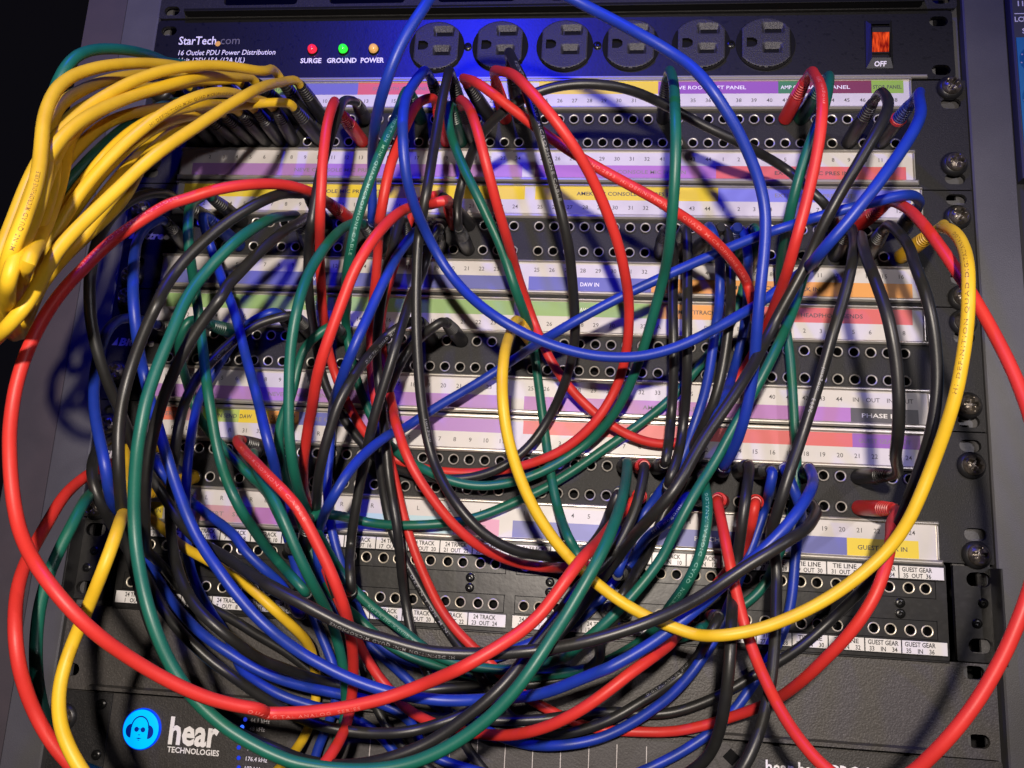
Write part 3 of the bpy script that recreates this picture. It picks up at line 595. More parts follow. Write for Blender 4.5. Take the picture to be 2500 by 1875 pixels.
CABLES = [
('C1','blue','1611 1040 332 1622 1047 409 1633 979 467 1639 908 521 1654 861 595 1676 845 680 1701 844 766 1727 851 852 1754 857 937 1782 857 1022 1813 846 1106 1846 825 1186 1884 786 1258 1921 720 1304 1957 641 1325 1996 560 1333 2034 480 1326 2063 398 1304 2092 318 1276 2149 255 1255 2234 232 1243 2324 232 1233 2412 244 1222 2498 264 1209 2583 290 1194 2665 322 1180 2744 364 1173 2819 413 1180 2889 466 1196 2959 520 1211 3034 570 1215 3108 620 1213 3174 679 1224 3226 749 1244 3278 822 1245 3331 889 1218 3382 952 1180 3427 1018 1139 3468 1087 1099 3502 1162 1062 3523 1244 1034 3529 1331 1015 3527 1420 999 3521 1508 983 3516 1594 960 3514 1677 926 3515 1755 881 3518 1827 828 3519 1901 776 3514 1979 733 3504 2059 693 3492 2129 640 3480 2187 572 3466 2234 497 3450 2271 417 3456 2274 330',[((156.72, 91.07, 0.4), (161.4, 105.1, 36.0), 'blue'), ((349.86, 225.62, 0.4), (345.2, 227.6, 36.0), 'blue')],'long blue patch cable arching up past the top edge over the outlets'),
('C2','blue','4387 363 330 4392 361 418 4377 388 502 4354 426 580 4326 470 653 4297 517 724 4268 566 793 4241 618 861 4216 673 928 4195 734 990 4173 799 1049 4144 865 1102 4107 935 1144 4064 1008 1171 4017 1083 1190 3968 1156 1206 3917 1230 1213 3864 1301 1200 3812 1369 1172 3761 1430 1131 3732 1463 1056 3735 1455 967 3743 1438 879 3748 1422 791 3744 1412 702 3727 1412 614 3679 1441 549 3611 1497 558 3548 1548 596 3484 1597 636 3414 1647 663 3339 1694 673 3261 1738 674 3179 1776 675 3094 1805 678 3007 1824 683 2918 1831 691 2828 1830 701 2740 1819 713 2653 1800 727 2569 1774 741 2486 1742 757 2407 1703 769 2331 1655 767 2262 1600 749 2199 1540 727 2139 1474 718 2085 1405 735 2041 1337 773 2009 1279 833 1991 1239 911 1976 1194 988 1962 1133 1052 1952 1055 1095 1943 968 1114 1933 880 1106 1924 797 1073 1918 719 1029 1920 644 980 1926 572 927 1928 506 866 1922 447 798 1910 393 728 1897 341 655 1884 293 581 1873 251 502 1868 221 418 1874 221 330',[((435.16, 39.2, 0.4), (439.0, 36.0, 36.0), 'blueband'), ((190.64, 24.5, 0.4), (187.1, 21.9, 36.0), 'dark')],'blue patch cable sagging in a wide U across the middle of the upper patchbays'),
('C3','blue','4402 929 330 4388 938 418 4359 962 499 4324 986 579 4283 1008 656 4231 1032 724 4155 1059 762 4069 1082 760 3983 1101 742 3897 1119 720 3813 1136 692 3748 1140 633 3669 1158 602 3585 1189 601 3502 1225 600 3421 1263 599 3340 1302 598 3259 1341 597 3178 1381 595 3097 1421 589 3017 1458 573 2937 1498 560 2858 1540 550 2780 1583 540 2703 1627 527 2628 1667 499 2565 1690 440 2518 1700 364 2472 1709 287 2418 1727 218 2350 1762 171 2277 1811 158 2205 1864 167 2134 1917 185 2063 1969 205 1995 2022 228 1931 2078 259 1875 2133 302 1844 2172 375 1825 2202 457 1789 2252 522 1753 2309 582 1723 2370 640 1694 2441 688 1657 2520 697 1614 2571 640 1579 2591 560 1546 2603 477 1514 2615 394 1482 2628 311 1451 2644 228 1421 2675 150 1426 2756 176 1432 2839 155 1437 2908 97 1468 2985 70 1520 3058 70 1583 3123 70 1652 3177 88 1722 3223 120 1794 3276 123 1860 3331 98 1926 3388 76 1996 3445 70 2070 3495 70 2151 3534 70 2236 3565 70 2320 3595 70 2405 3625 70 2492 3645 80 2575 3648 112 2655 3638 152 2741 3623 173 2829 3604 174 2915 3576 172 2996 3537 172 3072 3490 176 3145 3437 182 3214 3380 192 3276 3316 203 3332 3246 211 3383 3173 209 3432 3102 184 3473 3032 144 3508 2954 117 3542 2872 105 3575 2788 98 3606 2704 100 3636 2620 108 3666 2535 110 3691 2451 124 3690 2409 201 3678 2394 289 3666 2373 375 3673 2305 408 3677 2280 330',[((443.69, 91.07, 0.4), (439.9, 93.1, 36.0), 'dark'), ((366.92, 225.62, 0.4), (367.8, 228.2, 36.0), 'dark')],'blue patch cable running diagonally from upper right down to the left centre'),
('BC4','blue','1903 1046 332 1895 1089 409 1867 1154 465 1844 1225 517 1831 1294 575 1824 1362 634 1815 1436 685 1795 1519 715 1772 1604 734 1753 1689 760 1733 1774 785 1703 1858 781 1665 1927 738 1627 1978 673 1590 2016 600 1554 2040 520 1522 2047 436 1493 2041 350 1465 2039 264 1436 2059 181 1415 2113 113 1412 2199 90 1418 2289 101 1423 2379 112 1428 2469 107 1439 2558 94 1459 2646 85 1486 2732 82 1521 2816 84 1561 2897 90 1603 2976 103 1648 3053 122 1700 3124 144 1760 3190 157 1829 3247 146 1903 3288 114 1985 3307 82 2075 3308 70 2165 3300 70 2255 3288 70 2343 3268 70 2427 3234 71 2507 3192 73 2590 3154 75 2673 3118 76 2752 3073 77 2821 3015 75 2881 2948 72 2937 2876 70 2993 2805 70 3047 2732 72 3084 2663 113 3112 2622 188 3143 2593 268 3180 2561 345 3224 2513 407 3271 2442 405 3302 2421 332',[((190.64, 91.07, 0.4), (190.3, 105.8, 36.0), 'dark'), ((341.33, 241.32, 0.4), (329.3, 242.2, 36.0), 'dark')],'blue patch cable descending left of the centre, crossing over black cables to the bottom tangle'),
('BLk','blue','685 1035 330 686 1048 408 716 1128 424 741 1208 389 777 1288 383 822 1354 424 867 1423 460 912 1500 476 958 1575 496 1001 1647 529 1042 1722 558 1079 1803 576 1117 1882 597 1158 1956 628 1199 2032 654 1237 2112 673 1277 2183 712 1317 2256 747 1344 2337 732 1343 2395 664 1330 2443 589 1316 2497 517 1304 2552 446 1294 2607 375 1289 2663 305 1290 2726 240 1295 2794 182 1311 2872 138 1340 2954 114 1376 3035 101 1417 3116 95 1462 3194 97 1508 3271 105 1551 3350 114 1577 3436 118 1577 3526 111 1553 3612 98 1521 3696 85 1495 3782 80 1490 3871 81 1540 3944 81 1623 3977 79 1713 3982 78 1801 3963 78 1880 3919 77 1927 3845 77 1906 3759 81 1848 3691 92 1778 3636 110 1702 3594 132 1618 3566 150 1531 3545 164 1446 3525 185 1362 3500 209 1278 3468 219 1196 3432 217 1118 3394 195 1056 3345 150 1006 3278 117 949 3209 112 889 3142 118 837 3070 133 798 2994 162 776 2915 200 771 2837 245 771 2755 284 769 2670 312 769 2583 337 770 2495 360 770 2406 375 763 2317 367 747 2235 334 727 2159 289 706 2087 239 686 2019 183 678 1948 128 693 1867 93 728 1785 82 775 1709 94 831 1658 141 885 1639 210 938 1632 283 996 1624 351 1065 1610 408 1143 1576 409 1158 1570 330',[((71.92, 105.88, 0.4), (68.2, 103.2, 36.0), 'blue'), ((114.32, 159.55, 0.4), (115.9, 156.7, 36.0), 'dark')],'blue patch cable dropping steeply left of the twin green cables, from a blue plug'),
('BLm','blue','439 1057 330 445 1072 413 432 1131 480 443 1191 546 471 1245 614 505 1295 680 542 1346 746 581 1398 809 620 1450 872 660 1503 934 700 1560 991 736 1628 1039 765 1708 1068 785 1796 1068 790 1880 1035 776 1942 972 769 2008 912 793 2092 893 831 2174 901 875 2251 917 918 2330 930 955 2412 927 991 2495 919 1033 2575 920 1078 2654 923 1125 2731 919 1180 2803 918 1242 2869 922 1302 2936 916 1362 3002 899 1425 3064 881 1496 3120 871 1573 3167 874 1653 3208 877 1735 3245 870 1818 3280 856 1902 3309 840 1989 3332 826 2077 3348 813 2166 3357 802 2256 3360 788 2343 3357 763 2422 3354 720 2499 3352 673 2586 3340 654 2667 3314 681 2739 3279 723 2812 3240 761 2884 3202 801 2932 3177 818 3010 3131 819 3085 3081 821 3157 3026 825 3227 2968 829 3293 2907 835 3358 2844 841 3424 2782 847 3490 2720 852 3555 2657 858 3616 2591 862 3673 2522 849 3722 2460 807 3761 2414 739 3791 2379 661 3816 2348 580 3833 2314 498 3841 2275 417 3856 2263 331',[((38.0, 105.88, 0.4), (44.5, 105.7, 36.0), 'dark'), ((392.51, 225.62, 0.4), (385.0, 226.4, 36.0), 'dark')],'long blue patch cable swinging from the left down through the bottom and up right'),
('BLL','blue','494 1647 330 486 1654 414 436 1652 488 412 1680 568 422 1725 644 443 1779 713 465 1842 772 485 1915 819 506 1994 856 530 2074 889 560 2153 919 595 2230 946 635 2306 970 678 2382 992 714 2463 1001 718 2541 964 697 2594 894 669 2629 817 636 2655 738 601 2677 659 566 2698 579 533 2721 499 501 2743 419 470 2763 338 441 2782 255 422 2803 170 448 2854 111 513 2907 137 574 2945 190 634 2979 247 697 3019 296 763 3065 336 832 3110 371 903 3153 404 977 3196 429 1055 3239 436 1133 3282 425 1210 3324 409 1289 3361 388 1367 3392 357 1441 3418 313 1513 3439 266 1589 3457 221 1671 3473 189 1758 3486 179 1846 3505 175 1928 3539 163 1990 3598 142 2030 3676 122 2095 3733 110 2180 3762 109 2267 3777 119 2354 3787 141 2440 3794 164 2528 3802 174 2617 3811 167 2705 3817 152 2793 3816 138 2882 3805 129 2968 3783 123 3052 3753 120 3133 3715 119 3213 3673 118 3290 3628 118 3364 3578 118 3436 3526 111 3504 3470 94 3564 3406 77 3617 3334 70 3667 3260 70 3714 3184 70 3757 3105 70 3793 3023 71 3817 2937 73 3832 2849 76 3841 2760 78 3849 2671 81 3859 2584 98 3860 2523 159 3846 2502 245 3823 2483 329 3795 2442 403 3761 2368 436 3736 2290 407 3748 2269 331',[((46.48, 159.55, 0.4), (49.7, 165.1, 36.0), 'dark'), ((383.98, 225.62, 0.4), (374.0, 227.0, 36.0), 'blue')],'blue patch cable bulging out over the left rail beside the black loops'),
('BL3','blue','588 2360 331 609 2366 409 661 2435 426 686 2490 359 701 2527 276 744 2571 213 822 2614 230 897 2649 269 974 2685 307 1048 2730 338 1112 2794 350 1180 2853 341 1255 2906 344 1327 2950 380 1390 3001 423 1436 3074 410 1436 3079 331',[((54.96, 241.32, 0.4), (59.1, 235.5, 36.0), 'blue'), ((139.3, 300.1, 1.6), (144.0, 308.6, 36.0), 'dark')],'short blue patch cable slanting from the lowest patchbay to the low plastic patchbay at left'),
('BLo1','blue','3378 1057 330 3367 1078 417 3360 1106 500 3370 1168 560 3401 1219 500 3422 1253 420 3434 1308 351 3436 1393 329 3430 1481 343 3415 1568 359 3405 1655 343 3396 1742 321 3385 1827 296 3369 1912 269 3346 1996 248 3319 2081 242 3291 2166 249 3258 2249 248 3217 2320 213 3178 2380 160 3135 2445 116 3088 2519 103 3051 2586 145 3032 2625 223 3018 2657 306 2996 2705 377 2967 2783 396 2968 2812 330',[((341.33, 105.88, 0.4), (337.5, 105.7, 36.0), 'dark'), ((301.71, 279.8, 1.6), (296.4, 281.3, 36.0), 'dark')],'blue patch cable hanging straight down right of centre beside a vertical black cable'),
('BLo2','blue','3518 1052 330 3550 1064 338 3560 1144 383 3574 1215 347 3589 1228 257 3603 1248 168 3610 1320 116 3608 1412 101 3598 1502 89 3581 1592 77 3559 1681 83 3534 1758 126 3512 1815 195 3492 1863 271 3469 1912 346 3444 1968 415 3413 2035 469 3375 2116 476 3345 2180 418 3341 2197 330',[((349.86, 105.88, 0.4), (351.9, 105.1, 36.0), 'blue'), ((332.8, 225.62, 0.4), (334.2, 219.1, 36.0), 'dark')],'blue patch cable mostly hidden behind the tall vertical blue cable at right'),
('R1','red','1360 936 330 1354 946 419 1370 972 503 1393 1005 585 1417 1039 665 1430 1069 749 1422 1091 836 1396 1111 920 1361 1136 999 1320 1168 1073 1271 1204 1140 1211 1242 1195 1144 1284 1239 1071 1329 1268 1006 1375 1303 965 1439 1350 906 1503 1374 843 1566 1386 795 1640 1407 768 1717 1444 745 1795 1484 724 1876 1517 708 1961 1545 697 2047 1568 688 2136 1584 681 2226 1589 682 2316 1591 696 2405 1600 719 2492 1609 743 2579 1612 771 2665 1613 810 2746 1620 865 2815 1638 929 2875 1659 996 2935 1669 1059 2998 1657 1115 3060 1623 1164 3116 1572 1211 3166 1513 1264 3213 1458 1326 3257 1409 1392 3296 1362 1461 3329 1314 1535 3353 1267 1608 3371 1218 1620 3395 1148 1709 3391 1134 1799 3380 1127 1887 3364 1120 1975 3343 1115 2061 3317 1112 2146 3284 1112 2226 3247 1127 2297 3211 1169 2368 3173 1206 2445 3126 1206 2519 3077 1190 2588 3026 1161 2650 2966 1137 2704 2893 1131 2753 2819 1120 2796 2757 1072 2826 2720 996 2847 2696 911 2863 2676 825 2877 2657 737 2891 2637 651 2909 2610 566 2937 2569 491 2985 2508 447 3041 2450 408 3059 2432 330',[((139.76, 91.07, 0.4), (135.6, 93.8, 36.0), 'red'), ((307.21, 241.32, 0.4), (305.8, 243.3, 36.0), 'red')],'big red patch cable looping round the far left and across the bottom'),
('R23','red','1040 2249 330 1043 2251 418 1074 2268 500 1116 2291 576 1164 2317 648 1214 2344 717 1265 2370 787 1317 2395 856 1370 2423 922 1427 2456 983 1490 2496 1033 1558 2543 1069 1623 2603 1075 1672 2676 1059 1716 2752 1038 1758 2829 1018 1793 2907 992 1817 2982 950 1820 3041 883 1814 3092 809 1808 3148 739 1801 3208 673 1791 3269 607 1778 3332 544 1764 3399 487 1755 3482 467 1761 3538 533 1768 3573 616 1767 3606 699 1750 3650 776 1714 3696 844 1663 3737 906 1599 3771 958 1524 3797 1000 1441 3814 1030 1354 3820 1051 1270 3813 1080 1198 3789 1127 1142 3752 1186 1094 3707 1248 1048 3656 1305 997 3599 1352 943 3535 1385 893 3465 1409 854 3388 1436 831 3309 1470 814 3226 1501 792 3140 1510 760 3059 1489 723 2990 1446 688 2928 1391 659 2869 1330 637 2809 1266 618 2750 1202 598 2691 1136 577 2636 1069 559 2585 997 547 2539 921 540 2496 842 536 2460 761 524 2433 676 502 2414 591 483 2396 505 473 2379 417 454 2381 331',[((105.84, 225.62, 0.4), (103.9, 224.9, 36.0), 'dark'), ((38.0, 241.32, 0.4), (46.0, 237.8, 36.0), 'red')],'red patch cable lettered mini quad, diving from the left of the lowest patchbay'),
('R4','red','1380 414 330 1375 416 418 1392 440 503 1417 474 582 1444 514 658 1470 558 732 1493 608 803 1509 670 866 1518 746 912 1522 831 940 1525 920 952 1526 1010 952 1527 1099 940 1523 1185 915 1510 1255 863 1486 1287 783 1461 1311 700 1440 1350 623 1427 1408 555 1420 1477 498 1411 1539 435 1397 1585 358 1383 1625 280 1377 1678 207 1383 1746 150 1403 1823 108 1437 1904 89 1481 1982 87 1531 2056 91 1586 2127 97 1648 2192 103 1715 2251 101 1792 2285 73 1879 2309 70 1967 2325 70 2057 2333 70 2147 2334 70 2236 2328 71 2325 2316 78 2412 2299 92 2496 2276 113 2578 2246 135 2656 2207 156 2728 2158 180 2791 2102 209 2847 2037 237 2894 1963 257 2932 1886 281 2957 1811 323 2971 1742 380 2978 1676 440 2979 1611 502 2975 1548 566 2965 1494 637 2950 1447 712 2931 1392 780 2906 1328 839 2876 1266 896 2843 1206 954 2806 1146 1010 2766 1089 1066 2720 1033 1119 2668 974 1164 2612 909 1191 2556 840 1194 2505 770 1172 2464 703 1128 2431 642 1071 2401 586 1007 2372 534 940 2343 485 870 2317 437 799 2293 388 727 2271 340 655 2252 293 581 2236 252 502 2225 223 418 2227 223 330',[((139.76, 39.2, 0.4), (137.9, 41.6, 36.0), 'red'), ((224.56, 24.5, 0.4), (222.5, 22.1, 36.0), 'red')],'red patch cable forming a broad loop through the centre of the upper patchbays'),
('R5','red','1906 350 330 1899 353 414 1874 401 486 1858 460 551 1853 525 612 1853 594 669 1853 666 722 1850 740 772 1845 817 817 1839 898 856 1830 983 881 1819 1072 884 1804 1156 860 1781 1220 805 1758 1195 724 1733 1179 640 1709 1190 554 1689 1231 478 1675 1299 422 1660 1369 369 1639 1427 305 1617 1478 234 1598 1533 167 1586 1604 114 1586 1689 86 1595 1777 80 1611 1865 80 1633 1952 85 1661 2036 97 1693 2118 115 1727 2198 135 1758 2282 144 1785 2366 136 1809 2450 116 1832 2534 93 1859 2618 79 1892 2701 74 1930 2782 78 1972 2860 87 2017 2937 98 2066 3011 110 2122 3080 121 2185 3143 131 2254 3199 140 2325 3252 150 2394 3309 158 2463 3366 157 2535 3416 139 2608 3460 113 2686 3497 88 2768 3530 73 2854 3552 70 2944 3560 70 3033 3559 70 3122 3555 74 3210 3546 87 3295 3528 110 3378 3501 131 3458 3469 155 3527 3433 198 3585 3397 256 3632 3361 323 3668 3324 396 3693 3288 474 3713 3250 553 3736 3207 628 3766 3157 696 3801 3101 756 3840 3041 810 3882 2976 854 3926 2903 884 3968 2825 895 4004 2744 887 4038 2669 854 4069 2611 793 4098 2574 717 4125 2547 636 4154 2522 555 4189 2493 479 4231 2455 409 4233 2437 330',[((190.64, 39.2, 0.4), (190.6, 34.6, 36.0), 'red'), ((418.1, 241.32, 0.4), (423.7, 243.9, 36.0), 'red')],'red patch cable ending in the red plug low at the right of the lowest patchbay'),
('R67','red','2012 929 330 2027 960 413 2042 992 496 2057 1023 579 2073 1053 662 2084 1090 743 2092 1128 824 2093 1168 904 2047 1163 866 2006 1136 791 1952 1113 725 1921 1152 794 1909 1199 869 1898 1252 942 1887 1310 1009 1871 1375 1069 1848 1448 1114 1817 1529 1139 1783 1612 1139 1754 1696 1127 1726 1780 1113 1697 1864 1096 1667 1944 1069 1635 2013 1021 1606 2071 960 1578 2121 891 1548 2160 815 1516 2199 741 1488 2252 674 1463 2310 610 1438 2362 541 1414 2403 465 1389 2433 384 1365 2455 301 1342 2477 217 1324 2507 134 1325 2570 74 1353 2654 69 1386 2738 71 1426 2815 92 1472 2879 135 1519 2937 184 1569 2995 232 1620 3059 268 1667 3134 274 1707 3211 250 1747 3285 219 1798 3356 198 1861 3420 196 1928 3472 222 1993 3502 276 2062 3519 331 2138 3534 376 2220 3543 412 2303 3546 447 2383 3542 487 2457 3531 536 2523 3513 594 2586 3488 653 2654 3457 704 2724 3419 743 2796 3373 773 2867 3321 790 2937 3265 793 3006 3209 780 3073 3162 744 3132 3125 688 3179 3098 616 3209 3081 533 3230 3070 447 3250 3061 360 3270 3050 273 3294 3034 188 3327 3005 109 3377 2946 70 3431 2875 72 3484 2804 85 3536 2732 102 3576 2663 142 3587 2613 214 3584 2576 296 3582 2533 375 3592 2459 406 3610 2433 331',[((199.12, 91.07, 0.4), (201.3, 93.0, 36.0), 'red'), ((366.92, 241.32, 0.4), (360.5, 243.5, 36.0), 'red')],'red patch cable curving down left of centre from the second patchbay, then along the bottom'),
('R9','red','1991 902 331 1966 859 256 1941 815 182 1915 770 109 1882 736 32 1838 743 28 1808 797 91 1792 862 152 1759 932 133 1724 1003 93 1699 1088 81 1679 1176 80 1660 1264 79 1643 1352 79 1631 1441 77 1628 1530 73 1636 1620 70 1653 1708 69 1675 1794 74 1703 1871 110 1734 1935 165 1764 1992 227 1794 2044 294 1820 2085 369 1847 2128 443 1882 2194 492 1920 2270 520 1962 2349 524 2010 2423 510 2063 2493 490 2119 2560 469 2179 2623 445 2241 2676 409 2301 2717 357 2361 2748 297 2422 2771 236 2490 2788 180 2574 2797 157 2641 2798 213 2680 2795 293 2717 2791 375 2791 2788 391 2839 2789 330',[((207.6, 91.07, 0.4), (198.3, 90.1, 36.0), 'dark'), ((284.34, 279.8, 1.6), (283.9, 278.8, 36.0), 'red')],'red patch cable sweeping from centre left down to the low plastic patchbay'),
('R1013','red','2079 239 331 2064 246 416 2073 285 496 2093 332 570 2119 380 641 2149 428 711 2185 478 776 2234 534 826 2297 593 848 2368 648 843 2439 700 833 2508 757 836 2571 817 860 2634 875 886 2704 929 899 2779 979 906 2853 1028 916 2929 1075 923 3005 1122 931 3080 1170 939 3150 1202 907 3219 1225 860 3291 1266 827 3356 1299 775 3411 1323 709 3461 1346 638 3506 1369 564 3545 1397 488 3565 1475 493 3582 1557 496 3606 1585 418 3620 1576 330',[((216.08, 24.5, 0.4), (207.2, 23.9, 36.0), 'dark'), ((366.92, 159.55, 0.4), (361.6, 157.4, 36.0), 'dark')],'red patch cable lettered along its length, running diagonally down to the right'),
('R1213','red','3865 226 330 3869 228 418 3861 261 500 3850 307 577 3836 360 648 3823 415 717 3811 471 787 3801 528 855 3791 588 921 3781 652 982 3770 724 1035 3760 806 1068 3751 895 1072 3740 983 1060 3726 1070 1043 3709 1157 1027 3691 1243 1010 3672 1327 985 3659 1399 935 3654 1451 862 3652 1485 779 3652 1510 693 3651 1533 606 3652 1553 519 3654 1567 430 3655 1581 342 3652 1602 255 3639 1639 174 3611 1700 117 3570 1775 93 3523 1851 85 3472 1925 82 3418 1996 80 3358 2063 80 3285 2115 82 3200 2138 89 3111 2133 101 3026 2111 115 2945 2075 129 2869 2029 141 2798 1975 153 2732 1916 168 2672 1853 189 2619 1785 213 2572 1710 224 2532 1631 210 2497 1550 197 2464 1473 226 2438 1410 283 2416 1356 352 2401 1316 431 2392 1288 515 2383 1264 601 2372 1234 685 2356 1189 761 2336 1131 826 2316 1065 883 2293 989 925 2268 906 942 2241 821 931 2214 745 893 2190 679 837 2167 621 773 2143 566 706 2117 511 640 2090 459 572 2067 413 499 2051 379 417 2053 376 330',[((383.98, 24.5, 0.4), (386.7, 22.4, 36.0), 'red'), ((207.6, 39.2, 0.4), (205.1, 37.4, 36.0), 'dark')],'red patch cable with the upright red plug at the upper right'),
('R14','red','4234 924 330 4243 933 418 4233 966 502 4222 1006 583 4215 1052 661 4211 1101 737 4209 1155 809 4210 1216 876 4215 1282 938 4225 1353 993 4241 1429 1040 4263 1509 1077 4288 1590 1109 4313 1672 1137 4338 1756 1162 4361 1840 1186 4382 1925 1210 4400 2011 1232 4413 2098 1254 4421 2185 1276 4424 2273 1297 4422 2362 1316 4416 2451 1329 4404 2541 1336 4385 2629 1340 4359 2716 1341 4329 2802 1339 4296 2886 1333 4262 2969 1322 4223 3050 1310 4180 3129 1298 4132 3205 1285 4083 3278 1263 4036 3347 1229 3990 3412 1186 3934 3467 1142 3861 3497 1098 3782 3487 1056 3717 3446 1010 3669 3394 954 3633 3340 890 3602 3280 830 3572 3211 779 3544 3138 734 3519 3059 696 3495 2975 675 3472 2887 674 3451 2799 673 3435 2712 655 3425 2632 614 3421 2565 554 3419 2506 485 3418 2450 414 3431 2432 331',[((418.1, 91.07, 0.4), (423.9, 92.5, 36.0), 'red'), ((349.86, 241.32, 0.4), (342.5, 243.3, 36.0), 'red')],'red patch cable looping out over the right rail and off the bottom edge'),
('Ga','green','460 147 331 455 139 414 445 179 493 451 223 571 467 263 649 487 301 727 507 341 805 528 382 881 547 425 958 560 468 1035 562 512 1113 555 558 1189 546 608 1262 539 665 1331 534 732 1391 519 812 1425 494 898 1427 475 984 1417 470 1073 1413 478 1162 1420 491 1250 1432 496 1338 1441 486 1427 1440 460 1512 1428 424 1592 1411 390 1673 1394 372 1759 1381 399 1840 1378 472 1822 1414 522 1761 1456 556 1685 1488 569 1597 1490 574 1511 1468 584 1427 1438 605 1345 1410 632 1265 1382 658 1185 1351 678 1108 1311 686 1034 1260 685 966 1202 676 903 1139 662 844 1074 644 788 1007 624 733 938 604 681 869 582 629 800 558 578 730 533 529 659 507 482 588 484 434 516 463 388 443 448 343 367 448 301 288 516 324 286 566 383 330',[((46.48, 24.5, 0.4), (46.0, 13.8, 36.0), 'dark'), ((54.96, 39.2, 0.4), (56.7, 38.2, 36.0), 'dark')],'green patch cable tucked among the yellow bundle at the left'),
('G1','green','1753 286 330 1757 305 415 1764 357 488 1772 420 552 1782 484 613 1794 546 676 1806 608 740 1817 671 803 1825 738 862 1827 810 915 1820 889 956 1802 975 976 1777 1060 974 1750 1145 961 1725 1229 942 1699 1308 910 1684 1376 886 1656 1431 822 1628 1470 746 1601 1489 663 1577 1494 577 1554 1494 490 1528 1497 404 1502 1507 319 1475 1525 236 1454 1557 155 1452 1622 96 1470 1707 76 1497 1793 71 1530 1876 70 1568 1957 70 1611 2036 70 1659 2111 70 1715 2181 77 1778 2237 106 1847 2283 140 1923 2321 167 2004 2356 182 2089 2385 183 2176 2402 173 2265 2405 162 2354 2393 155 2440 2371 156 2524 2338 156 2603 2297 150 2678 2248 139 2749 2195 138 2816 2138 156 2873 2081 194 2921 2022 242 2959 1962 296 2991 1899 351 3017 1835 408 3040 1770 465 3061 1703 521 3080 1635 577 3097 1568 633 3113 1503 693 3125 1448 763 3131 1407 842 3134 1360 918 3136 1297 982 3137 1226 1036 3138 1147 1079 3138 1062 1107 3137 974 1121 3135 885 1114 3135 802 1080 3137 728 1030 3140 660 972 3143 597 909 3146 536 843 3148 475 777 3149 415 710 3150 356 643 3150 299 574 3151 249 500 3151 214 417 3153 214 330',[((173.68, 24.5, 0.4), (175.4, 28.9, 36.0), 'green'), ((315.74, 24.5, 0.4), (315.2, 21.1, 36.0), 'dark')],'green patch cable hanging in a deep U between left centre and right centre'),
('G2','green','1994 376 330 1994 391 408 1998 468 454 2013 550 485 2038 632 512 2068 711 539 2102 790 565 2139 868 587 2180 947 597 2222 1025 584 2262 1100 558 2302 1176 533 2339 1256 519 2372 1339 510 2402 1420 488 2429 1484 433 2448 1525 356 2461 1555 272 2471 1585 189 2482 1632 114 2497 1708 73 2513 1796 69 2529 1884 70 2544 1972 70 2560 2060 70 2576 2148 73 2592 2235 85 2610 2320 106 2630 2405 127 2654 2489 145 2680 2560 190 2699 2602 266 2723 2649 337 2765 2720 320 2792 2775 330',[((199.12, 39.2, 0.4), (199.5, 37.4, 36.0), 'green'), ((274.97, 279.8, 1.6), (279.6, 277.3, 36.0), 'dark')],'green patch cable dropping nearly straight through the very centre'),
('G3','green','3963 226 330 3968 233 416 3955 283 489 3937 346 550 3917 413 606 3896 483 658 3872 557 704 3843 636 733 3812 720 741 3783 805 731 3758 889 715 3738 974 692 3725 1050 647 3723 1103 576 3728 1132 491 3737 1150 404 3748 1166 316 3760 1187 229 3774 1223 149 3787 1292 95 3799 1379 80 3812 1468 80 3824 1557 80 3834 1647 80 3840 1736 80 3845 1826 80 3849 1916 80 3853 2005 80 3858 2095 80 3861 2185 80 3859 2275 80 3850 2364 80 3836 2453 80 3813 2540 79 3784 2624 78 3752 2709 76 3715 2790 74 3664 2864 71 3597 2924 70 3522 2972 70 3448 3010 99 3401 3027 173 3369 3036 256 3342 3064 190 3316 3088 108 3269 3098 156 3256 3084 243 3247 3068 331',[((392.51, 24.5, 0.4), (396.6, 22.5, 36.0), 'green'), ((327.08, 300.1, 1.6), (324.5, 307.4, 36.0), 'green')],'green patch cable with a dark green plug beside the upright red plug'),
('G5','green','3599 1054 330 3606 1083 391 3609 1156 349 3619 1168 261 3628 1165 172 3621 1196 91 3596 1279 70 3571 1365 70 3540 1450 70 3499 1530 72 3449 1605 75 3395 1677 77 3341 1750 78 3286 1821 78 3227 1889 77 3162 1952 74 3094 2011 72 3024 2068 70 2953 2123 70 2881 2178 70 2810 2233 70 2738 2288 70 2664 2340 70 2589 2389 70 2510 2433 70 2429 2473 70 2348 2513 72 2266 2550 78 2181 2579 88 2094 2599 100 2006 2613 113 1917 2622 123 1827 2627 126 1737 2626 121 1647 2617 122 1583 2605 178 1566 2601 266 1538 2600 350 1458 2601 327 1420 2637 334',[((358.39, 105.88, 0.4), (360.1, 105.4, 36.0), 'green'), ((130.0, 279.8, 1.6), (142.9, 262.5, 36.0), 'dark')],'green patch cable lying close to the labels, slanting from right centre to lower left'),
